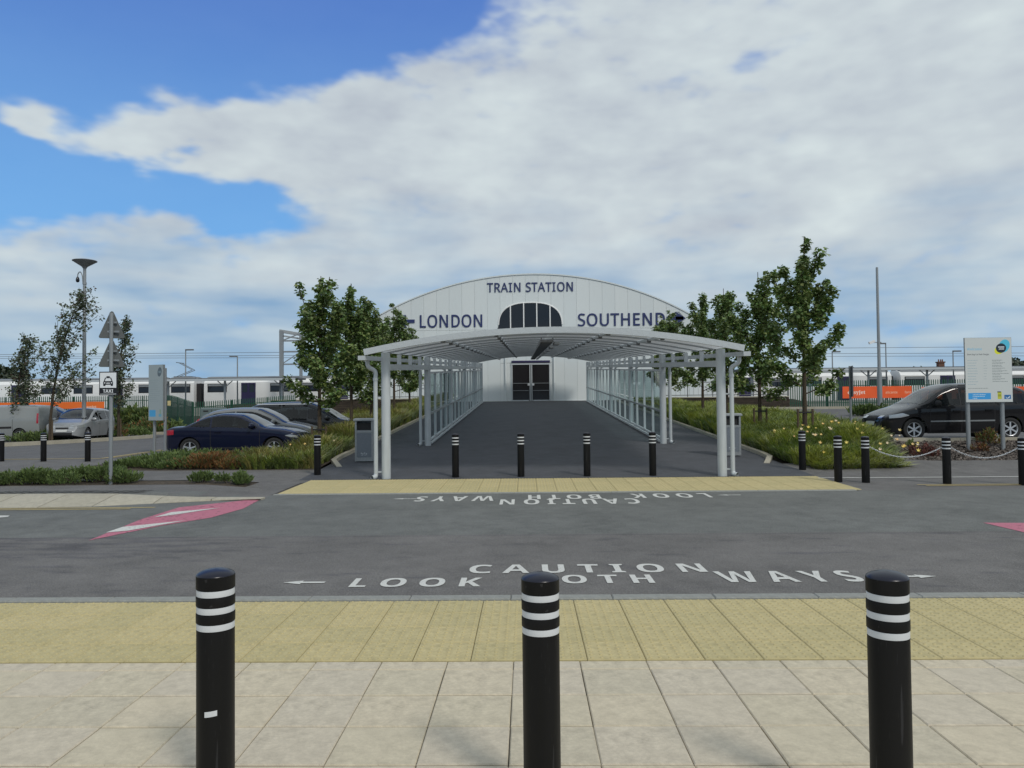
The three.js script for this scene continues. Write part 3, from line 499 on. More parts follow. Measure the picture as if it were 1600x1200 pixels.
// ================================================================ LITTER BINS
{
  const panelTex = canvasTex(128, 256, (c, w, h) => { c.fillStyle = '#6d747c'; c.fillRect(0, 0, w, h); for (let i = 0; i < 500; i++) { c.fillStyle = `rgba(${90 + (i * 37) % 60},${95 + (i * 37) % 60},${105 + (i * 37) % 60},0.25)`; c.fillRect((i * 53) % w, (i * 97) % h, 5, 3); } c.fillStyle = '#aeb4b8'; for (const [x, y] of [[36, 206], [50, 212], [66, 204], [82, 212]]) c.fillRect(x, y, 9, 14); c.fillRect(40, 230, 14, 5); c.fillRect(66, 229, 18, 5); });
  const face = std(lin(1, 1, 1), 0.5, { map: panelTex });
  for (const [px, py, lab] of [[571.5, 721, 'grey metal litter bin by the column beside tall grass'], [1141, 712, 'grey metal litter bin by the column beside the yellow flowers']]) {
    const p = GH(px, py), t = thing('litter_bin', lab, 'bin', p, 0, 'litter bins at the walkway entrance');
    mesh('cabinet', merge([B(0.5, 0.8, 0.44, 0, 0.42, 0), B(0.05, 0.34, 0.46, -0.225, 0.98, 0), B(0.05, 0.34, 0.46, 0.225, 0.98, 0), B(0.4, 0.34, 0.03, 0, 0.98, -0.2)]), M.galv, t);
    mesh('top', chamferBox(0.58, 0.07, 0.52, 0.03).translate(0, 1.13, 0), M.galv, t); mesh('aperture', B(0.38, 0.2, 0.03, 0, 0.98, 0.16), M.dark, t); mesh('door_panel', new THREE.PlaneGeometry(0.4, 0.66).translate(0, 0.46, 0.226), face, t);
    mesh('sill', B(0.4, 0.06, 0.05, 0, 0.84, 0.21), M.galv, t);
  }
}

// ================================================================ SIGNS
{
  const p = GH(173, 756), t = thing('taxi_sign', 'tall grey post with white TAXI plate and two triangular sign backs', 'sign', p);
  const dd = -p[2], loc = (px, py) => { const q = P(px, py, dd); return [q[0] - p[0], q[1] - p[1]]; };
  const topY = loc(172, 489)[1]; mesh('post', C(0.04, 0.04, topY + 0.1, 0, topY / 2 - 0.05, 0, 18), M.galv, t);
  const tri = (cy) => { const s = new THREE.Shape(); const w = 0.245, h = 0.56; s.moveTo(-0.035, h); s.quadraticCurveTo(0, h + 0.05, 0.035, h); s.lineTo(w, 0.05); s.quadraticCurveTo(w + 0.02, 0, w - 0.04, 0); s.lineTo(-w + 0.04, 0); s.quadraticCurveTo(-w - 0.02, 0, -w, 0.05); const g = new THREE.ExtrudeGeometry(s, { depth: 0.012, bevelEnabled: true, bevelSize: 0.004, bevelThickness: 0.004, bevelSegments: 1 }); g.translate(0, cy, -0.075); g.rotateY(0.35); return g; };
  for (const py of [528, 573]) { const y = loc(170, py)[1], s = mesh('triangle_plate', tri(y), std(lin(0.10, 0.11, 0.11), 0.55), t); mesh('channel', merge([B(0.3, 0.04, 0.03, 0, y + 0.14, -0.04), B(0.2, 0.04, 0.03, 0, y + 0.34, -0.04)]), M.galv, s); }
  const tex = canvasTex(256, 340, (c, w, h) => {
    c.fillStyle = '#15171c'; c.fillRect(0, 0, w, h); c.fillStyle = '#e4e8ea'; c.fillRect(10, 12, w - 20, 222); c.fillStyle = '#15171c';
    c.beginPath(); c.moveTo(64, 140); c.lineTo(84, 84); c.lineTo(172, 84); c.lineTo(192, 140); c.lineTo(200, 150); c.lineTo(200, 190); c.lineTo(56, 190); c.lineTo(56, 150); c.fill(); c.fillRect(60, 186, 30, 22); c.fillRect(166, 186, 30, 22); c.fillRect(104, 64, 48, 20);
    c.fillStyle = '#e4e8ea'; c.beginPath(); c.moveTo(80, 136); c.lineTo(96, 94); c.lineTo(160, 94); c.lineTo(176, 136); c.fill(); c.beginPath(); c.arc(78, 162, 10, 0, 7); c.arc(178, 162, 10, 0, 7); c.fill(); c.fillRect(100, 160, 56, 12);
    c.font = 'bold 68px sans-serif'; c.textAlign = 'center'; c.fillText('TAXI', w / 2, 305); c.fillRect(10, 322, w - 20, 7);
  });
  const a = loc(157.5, 581), b = loc(185.5, 617.5), w = b[0] - a[0], h = a[1] - b[1];
  const pl = mesh('taxi_plate', B(w, h, 0.015, (a[0] + b[0]) / 2, (a[1] + b[1]) / 2, 0.055), M.dark, t); mesh('plate_face', new THREE.PlaneGeometry(w - 0.008, h - 0.008).translate((a[0] + b[0]) / 2, (a[1] + b[1]) / 2, 0.066), std(lin(1, 1, 1), 0.5, { map: tex }), pl);
}
function textRows(c, x, y, w, n, gap, col, thick, seed) { const r = rng(seed); c.fillStyle = col; for (let i = 0; i < n; i++) { let q = x; const end = x + w * (0.55 + 0.45 * r()); while (q < end) { const l = 8 + r() * 22; c.fillRect(q, y + i * gap, Math.min(l, end - q), thick); q += l + 6; } } }
{ // parking notice on the right
  const d = 20.9, q0 = P(1506, 528, d), q1 = P(1582, 628, d), w = q1[0] - q0[0], h = q0[1] - q1[1], x = (q0[0] + q1[0]) / 2, gy = H(x, d);
  const tex = canvasTex(760, 1010, (c, W, Hh) => {
    c.fillStyle = '#cdd2d0'; c.fillRect(0, 0, W, Hh); c.fillStyle = '#8fc3dd'; c.font = 'bold 56px sans-serif'; c.fillText('Welcome', 34, 196); c.fillStyle = '#50575c'; c.font = 'bold 32px sans-serif'; c.fillText('Short Stay Car Park Charges', 34, 272, 360);
    textRows(c, 36, 350, 190, 10, 42, '#9db4bd', 8, 3); textRows(c, 300, 350, 70, 8, 42, '#a9b6b8', 8, 5); textRows(c, 440, 350, 270, 9, 42, '#7f8889', 8, 8); textRows(c, 440, 366, 200, 8, 42, '#8a9394', 7, 12); textRows(c, 36, 790, 340, 1, 30, '#7f8889', 8, 4);
    c.fillStyle = '#e2e23a'; c.beginPath(); c.ellipse(560, 195, 80, 62, -0.5, 0, 7); c.fill(); c.fillStyle = '#56c4e2'; c.beginPath(); c.ellipse(645, 130, 85, 105, 0.5, 0, 7); c.fill(); c.fillStyle = '#1c2b3a'; c.beginPath(); c.ellipse(592, 165, 84, 74, -0.2, 0, 7); c.fill(); c.fillStyle = '#dfe6ea'; c.fillRect(545, 140, 100, 16); c.fillRect(555, 172, 86, 14);
    c.fillStyle = '#3d9fe0'; c.fillRect(38, 868, 368, 100); c.fillStyle = '#d8ecf8'; textRows(c, 110, 890, 270, 2, 26, '#cfe6f6', 10, 6); textRows(c, 110, 945, 130, 1, 20, '#cfe6f6', 10, 7);
    c.fillStyle = '#c3c645'; c.fillRect(516, 850, 66, 116); c.fillStyle = '#3a3d20'; c.fillRect(512, 846, 60, 16); c.fillStyle = '#9da034'; c.fillRect(524, 892, 48, 34); c.fillStyle = '#2e6aa3'; c.fillRect(624, 900, 108, 66); c.fillStyle = '#d8e6f0'; c.beginPath(); c.moveTo(640, 925); c.lineTo(676, 952); c.lineTo(716, 912); c.lineTo(708, 950); c.lineTo(664, 960); c.fill();
  });
  const t = thing('parking_notice', 'large pale parking notice board with round dark logo on two posts', 'sign', [x, gy, -d]);
  const pan = mesh('board', B(w, h, 0.04, 0, (q0[1] + q1[1]) / 2 - gy, 0), M.galv, t); mesh('board_face', new THREE.PlaneGeometry(w - 0.01, h - 0.01).translate(0, (q0[1] + q1[1]) / 2 - gy, 0.022), std(lin(1, 1, 1), 0.5, { map: tex }), pan);
  for (const px of [1514.5, 1568.5]) { const u = X(px, d) - x; mesh('post', C(0.055, 0.055, q0[1] - gy + 0.15, u, (q0[1] - gy) / 2 - 0.1, -0.08, 16), M.galv, t); }
}
{ // totem on the left, turned away from the road
  const d = 26.6, x = X(245, d), gy = H(x, d), yT = P(245, 570, d)[1] - gy, yB = P(245, 657, d)[1] - gy;
  const tex = canvasTex(256, 700, (c, w, h) => { c.fillStyle = '#9aa5a8'; c.fillRect(0, 0, w, h); textRows(c, 24, 190, 190, 12, 24, '#8b979b', 6, 21); c.fillStyle = '#5d6a72'; c.beginPath(); c.ellipse(195, 90, 36, 60, 0.2, 0, 7); c.fill(); c.fillStyle = '#8fa5ad'; c.fillRect(172, 78, 46, 8); c.fillRect(174, 96, 42, 7); c.fillStyle = '#4a9ed0'; c.fillRect(14, 570, 112, 84); c.fillStyle = '#7d9a78'; c.fillRect(200, 560, 14, 90); c.fillStyle = '#6f9fb4'; c.fillRect(180, 620, 50, 34); });
  const t = thing('totem_sign', 'grey oblong notice board on two posts at the bed corner by the coupe', 'sign', [x, gy, -d], -0.35);
  const pan = mesh('board', B(0.66, yT - yB, 0.09, 0, (yT + yB) / 2, 0), M.galv, t); mesh('board_face', new THREE.PlaneGeometry(0.655, yT - yB - 0.01).translate(0, (yT + yB) / 2, 0.047), std(lin(1, 1, 1), 0.5, { map: tex }), pan);
  for (const u of [-0.2, 0.28]) mesh('post', C(0.05, 0.05, yT, u, yT / 2 - 0.12, -0.1, 14), M.galv, t);
}
{ // narrow dark sign seen edge on
  const d = 26, x = X(1329, d), gy = H(x, d), t = thing('edge_on_sign', 'narrow dark sign on a thin post behind the flower bed', 'sign', [x, gy, -d], 1.25), yT = P(1329, 572, d)[1] - gy, yB = P(1329, 620, d)[1] - gy;
  mesh('post', C(0.038, 0.038, yT + 0.1, 0, yT / 2 - 0.05, 0, 14), M.galv, t); mesh('plate', B(0.62, yT - yB, 0.03, 0, (yT + yB) / 2, 0.06), M.slate, t); mesh('clip', merge([B(0.14, 0.03, 0.06, 0, yB + 0.2, 0.03), B(0.14, 0.03, 0.06, 0, yT - 0.2, 0.03)]), M.galv, t);
}

// ================================================================ LAMP POSTS
{
  const p = GH(131, 688), d = -p[2], yT = P(131, 420, d)[1] - p[1], t = thing('street_lamp', 'grey lamp post with a wide upturned bowl reflector and small hanging camera', 'lamp', p);
  mesh('pole', lathe([[0, -0.1], [0.13, -0.1], [0.13, 1.2], [0.1, 1.25], [0.075, yT], [0, yT]], 18), M.galv, t);
  const bowl = mesh('bowl', lathe([[0.05, yT - 0.05], [0.12, yT + 0.08], [0.16, yT + 0.12], [0.5, yT + 0.34], [0.56, yT + 0.4], [0.5, yT + 0.41], [0.3, yT + 0.48], [0, yT + 0.53]], 30), M.galv, t); mesh('rim', new THREE.TorusGeometry(0.555, 0.025, 8, 36).rotateX(Math.PI / 2).translate(0, yT + 0.4, 0), M.steelDark, bowl);
  mesh('camera_arm', tube([[-0.08, yT - 0.75, 0], [-0.14, yT - 0.3, 0], [-0.24, yT - 0.15, 0], [-0.34, yT - 0.25, 0], [-0.36, yT - 0.42, 0]], 0.025, 20, 8), M.galv, t); mesh('camera_dome', lathe([[0.0, -0.2], [0.07, -0.17], [0.095, -0.08], [0.07, 0.04], [0.03, 0.1], [0, 0.1]], 16).translate(-0.36, yT - 0.5, 0), M.darkGlass, t);
  mesh('collar', merge([C(0.1, 0.1, 0.1, 0, yT - 0.75, 0, 14)]), M.galv, t);
}
{
  const d = 44, x = X(1375, d), gy = H(x, d), yT = P(1371, 418, d)[1] - gy, t = thing('tall_pole', 'tall plain grey pole with a small white camera above the fence banner', 'pole', [x, gy, -d]);
  mesh('pole', lathe([[0, -0.1], [0.14, -0.1], [0.13, 2.2], [0.09, 2.3], [0.065, yT], [0, yT + 0.03]], 16), M.galv, t); const cy = P(1370, 535, d)[1] - gy; mesh('bracket', B(0.5, 0.05, 0.05, -0.1, cy, 0), M.galv, t); const cm = B(0.34, 0.14, 0.14, 0, 0, 0); cm.rotateZ(0.35); cm.translate(-0.38, cy + 0.02, 0); mesh('camera', cm, M.trainWhite, t);
}
function platformLamp(px, pyTop, d, dir) {
  const x = X(px, d), gy = 1.0, yT = P(px, pyTop, d)[1] - gy, t = thing('platform_lamp', x < 0 ? 'slim platform lamp post above the left train' : 'slim platform lamp post above the right train', 'lamp', [x, gy, -d], 0, x < 0 ? 'platform lamps on the left' : 'platform lamps on the right');
  mesh('pole', C(0.05, 0.08, yT, 0, yT / 2, 0, 10), M.galv, t); mesh('head', B(0.75, 0.12, 0.25, dir * 0.38, yT - 0.04, 0), M.steelDark, t);
}
for (const [px, py, dir] of [[290, 546, 1], [371, 556, -1], [1302, 549, 1], [1386, 536, -1], [1491, 548, 1]]) platformLamp(px, py, 74, dir);

// ================================================================ FENCES, WALLS, RAILINGS
const paleGeo = (h) => { const s = new THREE.Shape([[-0.034, 0], [0.034, 0], [0.034, h - 0.09], [0.012, h], [0, h - 0.06], [-0.012, h], [-0.034, h - 0.09]].map((p) => new THREE.Vector2(...p))); return new THREE.ExtrudeGeometry(s, { depth: 0.012, bevelEnabled: false }); };
const pale2 = paleGeo(1.95);
function palisade(a, b, label, mat = M.green, gap = 0.155) {
  const [x0, d0] = a, [x1, d1] = b, L = Math.hypot(x1 - x0, d1 - d0), ry = Math.atan2(d1 - d0, x1 - x0), t = thing('palisade_fence', label, 'fence', [x0, 0, -d0], ry), n = Math.floor(L / gap), gh = (s) => H(x0 + (x1 - x0) * s / L, d0 + (d1 - d0) * s / L);
  for (let i = 0; i <= n; i++) mesh('pale', pale2, mat, t).position.set(i * gap, gh(i * gap), 0.03);
  for (const y of [0.35, 1.55]) mesh('rail', bar([0, gh(0) + y, 0], [L, gh(L) + y, 0], 0.04, 0.05), mat, t);
  for (let s = 0; s <= L; s += 2.75) mesh('post', B(0.08, 2.0, 0.07, s, gh(s) + 0.9, -0.06), mat, t);
}
palisade([-44, 60], [X(258, 60), 60], 'green palisade fence behind the silver and grey vehicles');
palisade([X(258, 60), 59.9], [X(303, 50), 50], 'green palisade return running back beside the small green cabinet');
palisade([X(303, 50), 49.9], [X(462, 56), 56], 'green palisade fence behind the row of parked cars, meeting the retaining wall');
palisade([X(1232, 55), 55], [52, 55], 'green palisade fence behind the black people carrier, carrying orange banners');
{ // warning plate
  const q = P(274, 630, 57), s = mesh('warning_plate', B(0.24, 0.36, 0.01, q[0], q[1], q[2] + 1), std(lin(0.6, 0.5, 0.25), 0.6)); s.position.set(0, 0, 0); tag(s, 'small yellow warning plate on the green palisade return', 'plate');
}
function railing(x0, x1, d, y, label) { const t = thing('railing', label, 'railing', [x0, y, -d]), L = x1 - x0; for (const h of [0.12, 0.98]) mesh('rail', bar([0, h, 0], [L, h, 0], 0.05, 0.05), M.steelDark, t); for (let s = 0; s <= L + 0.01; s += L / Math.round(L / 1.8)) mesh('post', B(0.05, 1.0, 0.05, s, 0.5, 0), M.steelDark, t); for (let s = 0.3; s < L; s += 0.3) mesh('baluster', B(0.012, 0.86, 0.012, s, 0.55, 0), M.steelDark, t); }
function retaining(x0, x1, d, y, low, label) { const t = thing('retaining_wall', label, 'wall', [(x0 + x1) / 2, 0, -d]), L = x1 - x0; mesh('wall', B(L, y - low, 0.3, 0, (y + low) / 2 - 0.03, 0), M.brown, t); const n = Math.round(L / 0.9); for (let i = 0; i < n; i++) { const c = mesh('coping_stone', chamferBox(L / n - 0.01, 0.07, 0.4, 0.012), M.kerb[i % 2], t); c.position.set(-L / 2 + (i + 0.5) * L / n, y - 0.03, 0); } }
{
  const yL = P(480, 625, 57)[1], xl0 = X(425, 57), xl1 = -5.7; retaining(xl0, xl1, 57, yL, 0.3, 'brown retaining wall with pale coping above the left grass bank'); railing(xl0 + 4, xl1, 57, yL + 0.04, 'dark metal railing on the wall behind the left trees');
  const d = 52, yR = P(1190, 620, d)[1], xr0 = 9.2, xr1 = X(1232, d); retaining(xr0, xr1, d, yR, 0.4, 'brown retaining wall behind the right hand trees'); railing(xr0, xr1, d, yR + 0.04, 'dark railing on the wall behind the right hand trees');
}
function banner(px0, px1, pyT, pyB, d, draw, label) { const a = P(px0, pyB, d), b = P(px1, pyT, d), w = b[0] - a[0], h = b[1] - a[1], g = new THREE.PlaneGeometry(w, h, 24, 4), p = g.attributes.position; for (let i = 0; i < p.count; i++) p.setZ(i, Math.sin(p.getX(i) * 3.3) * 0.025 + Math.sin(p.getX(i) * 8 + p.getY(i) * 6) * 0.01); g.computeVertexNormals(); g.translate((a[0] + b[0]) / 2, (a[1] + b[1]) / 2, -d); tag(mesh('banner', g, std(lin(1, 1, 1), 0.65, { map: canvasTex(Math.round(w * 90), Math.round(h * 90), draw) })), label, 'banner'); }
banner(1317, 1424, 603, 622.5, 54.85, (c, w, h) => { c.fillStyle = '#f0612a'; c.fillRect(0, 0, w, h); c.fillStyle = '#f3e9e2'; c.font = `bold ${h * 0.42}px serif`; c.fillText('easyJet', w * 0.07, h * 0.64); c.font = `${h * 0.3}px sans-serif`; c.fillStyle = '#f6cdb4'; c.fillText('alicante', w * 0.62, h * 0.62); c.fillText('faro', w * 0.9, h * 0.62); }, 'orange banner with white lettering on the fence above the black people carrier bonnet');
banner(1440, 1520, 604, 624, 54.85, (c, w, h) => { c.fillStyle = '#eb8a6c'; c.fillRect(0, 0, w, h); }, 'faded pinkish banner on the fence above the black people carrier roof');
banner(1560, 1680, 603, 626, 54.85, (c, w, h) => { c.fillStyle = '#ee6330'; c.fillRect(0, 0, w, h); }, 'plain orange banner on the fence beyond the parking notice');
banner(-30, 163, 627.5, 640, 59.85, (c, w, h) => { c.fillStyle = '#ee7228'; c.fillRect(0, 0, w, h); c.fillStyle = '#f5dccb'; c.font = `bold ${h * 0.5}px serif`; c.fillText('easyJet', w * 0.84, h * 0.95); }, 'long orange banner on the fence above the silver car');
{ const p = [X(334, 45), 0, -45]; p[1] = H(p[0], 45); const t = thing('utility_cabinet', 'grey green utility cabinet behind the dark blue coupe', 'cabinet', p); const yy = P(334, 637, 45)[1] - p[1]; mesh('cabinet', chamferBox(1.35, yy, 0.6, 0.06), std(lin(0.12, 0.16, 0.16), 0.6), t); mesh('plinth', B(1.4, 0.12, 0.66, 0, 0.04, 0), M.kerbGrey, t); mesh('door_seam', B(0.02, yy - 0.2, 0.02, 0, yy / 2, 0.3), M.dark, t); mesh('vent', B(0.3, 0.08, 0.02, 0.35, yy - 0.2, 0.3), M.dark, t); mesh('vent', B(0.3, 0.08, 0.02, -0.35, yy - 0.2, 0.3), M.dark, t); }

// ================================================================ TRAINS, PLATFORMS, OVERHEAD LINE
const TD = 78;
function coach(parent, x0, x1, d, y, red) {
  const L = x1 - x0, cg = part('coach', parent, (x0 + x1) / 2, y, -d), s = new THREE.Shape([[-1.4, 0.35], [1.4, 0.35], [1.42, 2.2], [1.39, 3.05], [1.05, 3.42], [0.4, 3.58], [-0.4, 3.58], [-1.05, 3.42], [-1.39, 3.05], [-1.42, 2.2]].map((p) => new THREE.Vector2(...p)));
  mesh('body', new THREE.ExtrudeGeometry(s, { depth: L - 0.5, bevelEnabled: false }).translate(0, 0, -(L - 0.5) / 2).rotateY(Math.PI / 2), M.trainWhite, cg);
  mesh('roof', new THREE.ExtrudeGeometry(new THREE.Shape([[-1.1, 3.40], [1.1, 3.40], [0.9, 3.62], [0, 3.7], [-0.9, 3.62]].map((p) => new THREE.Vector2(...p))), { depth: L - 0.8, bevelEnabled: false }).translate(0, 0, -(L - 0.8) / 2).rotateY(Math.PI / 2), M.trainGrey, cg);
  mesh('underframe', B(L - 1, 0.5, 2.2, 0, 0.15, 0), M.dark, cg);
  const n = Math.max(1, Math.round(L / 3.3)), w = L / n;
  for (let i = 0; i < n; i++) {
    const cx = -L / 2 + (i + 0.5) * w;
    if (i % 3 === 1) { const dr = mesh('door', B(1.45, 2.35, 0.05, cx, 1.82, 1.415), M.purple, cg); for (const q of [-0.36, 0.36]) mesh('door_window', B(0.5, 0.8, 0.03, cx + q, 2.45, 1.43), M.darkGlass, dr); }
    else { const wn = part('window', cg); mesh('frame', B(1.95, 0.86, 0.06, cx, 2.5, 1.40), M.dark, wn); mesh('pane', B(1.8, 0.48, 0.03, cx, 2.38, 1.43), red && i === red ? std(lin(0.45, 0.03, 0.04), 0.4) : M.darkGlass, wn); mesh('toplight', B(1.8, 0.18, 0.03, cx, 2.78, 1.43), M.galv, wn); }
  }
  mesh('gangway', B(0.5, 2.6, 1.6, L / 2 - 0.05, 1.7, 0), M.dark, cg);
}
{
  const y = 1.2, tl = thing('train', 'white commuter train with purple doors behind the left car park fence', 'train', [0, 0, 0]);
  coach(tl, -76, -56.6, TD, y); coach(tl, -56.2, X(267, TD), TD, y); coach(tl, X(268, TD), X(316, TD), TD, y); coach(tl, X(324, TD), X(324, TD) + 19, TD, y);
  const px = X(292, TD), pan = part('pantograph', tl, px, y + 3.65, -TD); mesh('arm', merge([bar([-0.9, 0.1, 0.3], [0.7, 0.75, 0.3], 0.05), bar([0.7, 0.75, 0.3], [-0.7, 1.5, 0.3], 0.05), bar([-0.9, 0.1, -0.3], [0.7, 0.75, -0.3], 0.05), bar([0.7, 0.75, -0.3], [-0.7, 1.5, -0.3], 0.05), bar([-0.7, 1.5, -0.9], [-0.7, 1.5, 0.9], 0.06), B(1.8, 0.1, 1.2, -0.2, 0.05, 0)]), M.steelDark, pan);
  const tr = thing('train', 'white commuter train with purple doors behind the right car park fence', 'train', [0, 0, 0]);
  coach(tr, X(1085, TD), X(1085, TD) + 19.4, TD, y); coach(tr, X(1085, TD) + 19.8, X(1085, TD) + 39.2, TD, y, 2); coach(tr, X(1085, TD) + 39.6, X(1085, TD) + 59, TD, y);
}
function platformCanopy(x0, x1, d, py, label) {
  const y = P(800, py, d)[1], t = thing('platform_canopy', label, 'canopy', [0, 1.0, -d]), L = x1 - x0; const top = y - 1.0;
  mesh('roof', B(L, 0.16, 3.4, (x0 + x1) / 2, top, 0), M.slate, t); mesh('fascia', B(L, 0.2, 0.06, (x0 + x1) / 2, top - 0.09, 1.74), M.steel, t);
  for (let x = x0 + 1.5; x < x1; x += 5.4) mesh('post', merge([B(0.16, top, 0.16, x, top / 2, 0), bar([x, top - 0.75, 0], [x - 0.8, top - 0.06, 0], 0.07), bar([x, top - 0.75, 0], [x + 0.8, top - 0.06, 0], 0.07)]), M.steel, t);
}
platformCanopy(X(150, 72), X(470, 72), 72, 588, 'thin platform canopy on pale posts in front of the left train');
platformCanopy(X(1150, 72), 64, 72, 582.5, 'thin platform canopy on pale posts in front of the right train');
for (const [x0, x1, lab] of [[-80, -17, 'left'], [17, 80, 'right']]) struct('platform', B(x1 - x0, 0.95, 7, (x0 + x1) / 2, 1.35, -72.3), M.kerbGrey, `grey station platform on the ${lab} side`);
{
  const d = 74, x = X(440, d), yT = P(440, 517, d)[1] - 1, t = thing('line_gantry', 'grey steel overhead line portal behind the left trees', 'gantry', [x, 1.0, -d]), x2 = X(478, d) - x;
  mesh('mast', merge([bar([0, 0, 0], [0, yT, 0], 0.36, 0.3), bar([x2 * 0.8, 0, 0], [x2 * 0.8, yT - 0.3, 0], 0.26), ...[0.3, 0.45, 0.6, 0.75, 0.88].map((k) => bar([0, yT * k, 0], [x2 * 0.8, yT * k, 0], 0.14)), bar([0, yT * 0.88, 0], [x2 * 0.8, yT * 0.97, 0], 0.1), bar([0, yT * 0.6, 0], [x2 * 0.8, yT * 0.75, 0], 0.08)]), M.galv, t);
  mesh('boom', merge([bar([-0.2, yT, 0], [5.6, yT - 0.9, -3], 0.3, 0.28), bar([0.2, yT - 0.5, 0], [5.6, yT - 1.3, -3], 0.14)]), M.galv, t); mesh('drop_arm', bar([3.4, yT - 0.6, -1.8], [3.4, yT - 2.2, -1.8], 0.1), M.galv, t);
}
for (const [y1, y2, dd, i] of [[554, 541.5, 76, 0], [557, 551.5, 78, 1], [560, 556, 80, 2]]) {
  const a = P(0, y1, dd), b = P(1600, y2, dd), ext = (k) => [lerp(a[0], b[0], k), lerp(a[1], b[1], k), -dd];
  for (const [k0, k1, side] of [[-0.6, 0.33, 'left'], [0.69, 1.6, 'right']]) tag(mesh('overhead_wire', rod(ext(k0), ext(k1), 0.022, 6), M.steelDark), `thin dark overhead wire above the ${side} train`, 'wire', `overhead wires on the ${side}`);
}
{ // chimney and house beyond the right train
  const d = 120, x = X(1471, d), t = thing('house', 'brick chimney and dark roof of a house beyond the right train', 'house', [x, 0.5, -d]), yT = P(1471, 567, d)[1] - 0.5, rT = P(1471, 577, d)[1] - 0.5;
  mesh('wall', B(12, rT - 2.6, 8, 2, (rT - 2.6) / 2, 0), std(lin(0.2, 0.11, 0.08), 0.9), t); const s = new THREE.Shape([[-4.3, rT - 2.7], [4.3, rT - 2.7], [0, rT]].map((p) => new THREE.Vector2(...p))); const rf = mesh('roof', new THREE.ExtrudeGeometry(s, { depth: 12.4, bevelEnabled: false }).rotateY(Math.PI / 2).translate(-4.2, 0, 0), M.slate, t); mesh('chimney', merge([B(0.9, 2.2, 0.7, 0, yT - 0.9, 0), B(1.1, 0.18, 0.9, 0, yT + 0.1, 0)]), std(lin(0.14, 0.07, 0.05), 0.9), rf); for (const q of [-0.28, 0.05, 0.32]) mesh('chimney_pot', C(0.09, 0.11, 0.4, q, yT + 0.35, 0, 8), std(lin(0.2, 0.09, 0.06), 0.9), rf);
}
// ================================================================ VEHICLES
function spline(pts) { // monotone-ish cubic through [x, y]
  const n = pts.length, m = []; for (let i = 0; i < n; i++) { if (i === 0 || i === n - 1) { const a = pts[i ? n - 2 : 0], b = pts[i ? n - 1 : 1]; m.push((b[1] - a[1]) / (b[0] - a[0])); } else { const s0 = (pts[i][1] - pts[i - 1][1]) / (pts[i][0] - pts[i - 1][0]), s1 = (pts[i + 1][1] - pts[i][1]) / (pts[i + 1][0] - pts[i][0]); m.push(s0 * s1 <= 0 ? 0 : 2 * s0 * s1 / (s0 + s1)); } }
  return (x) => { if (x <= pts[0][0]) return pts[0][1]; if (x >= pts[n - 1][0]) return pts[n - 1][1]; let i = 0; while (x > pts[i + 1][0]) i++; const h = pts[i + 1][0] - pts[i][0], t = (x - pts[i][0]) / h, t2 = t * t, t3 = t2 * t; return (2 * t3 - 3 * t2 + 1) * pts[i][1] + (t3 - 2 * t2 + t) * h * m[i] + (-2 * t3 + 3 * t2) * pts[i + 1][1] + (t3 - t2) * h * m[i + 1]; };
}
const poly = (pts) => (x) => { if (x <= pts[0][0]) return pts[0][1]; for (let i = 0; i < pts.length - 1; i++) if (x <= pts[i + 1][0]) return lerp(pts[i][1], pts[i + 1][1], (x - pts[i][0]) / (pts[i + 1][0] - pts[i][0] || 1)); return pts[pts.length - 1][1]; };
function gridGeo(rows, flip) { // rows of points
  const pos = [], idx = [], w = rows[0].length; rows.forEach((r) => r.forEach((p) => pos.push(...p))); for (let j = 0; j < rows.length - 1; j++) for (let i = 0; i < w - 1; i++) { const a = j * w + i; flip ? idx.push(a, a + w, a + 1, a + 1, a + w, a + w + 1) : idx.push(a, a + 1, a + w, a + 1, a + w + 1, a + w); }
  const g = new THREE.BufferGeometry(); g.setAttribute('position', new THREE.Float32BufferAttribute(pos, 3)); g.setAttribute('uv', new THREE.Float32BufferAttribute(pos.flatMap((v, i) => i % 3 === 2 ? [] : [v]), 2)); g.setIndex(idx); g.computeVertexNormals(); return g;
}
const wheelParts = (R) => {
  const rr = R * 0.66, tyre = lathe([[rr, -0.09], [R * 0.93, -0.1], [R * 0.99, -0.075], [R, 0], [R * 0.99, 0.075], [R * 0.93, 0.1], [rr, 0.09], [rr * 0.98, 0.04]], 36).rotateX(Math.PI / 2);
  const rimRing = lathe([[rr * 0.88, 0.03], [rr * 0.9, 0.075], [rr, 0.092], [rr * 1.01, 0.08]], 36).rotateX(Math.PI / 2), list = [rimRing, C(rr * 0.22, rr * 0.25, 0.04, 0, 0, 0, 16).rotateX(Math.PI / 2).translate(0, 0, 0.06)];
  return { tyre, back: C(rr * 0.98, rr * 0.98, 0.02, 0, 0, 0, 24).rotateX(Math.PI / 2), rim: (n) => merge([...list, ...Array.from({ length: n }, (_, i) => { const g = B(rr * 0.2, rr * 0.74, 0.03, 0, rr * 0.55, 0.06); g.rotateZ(i * 2 * Math.PI / n); return g; })]) };
};
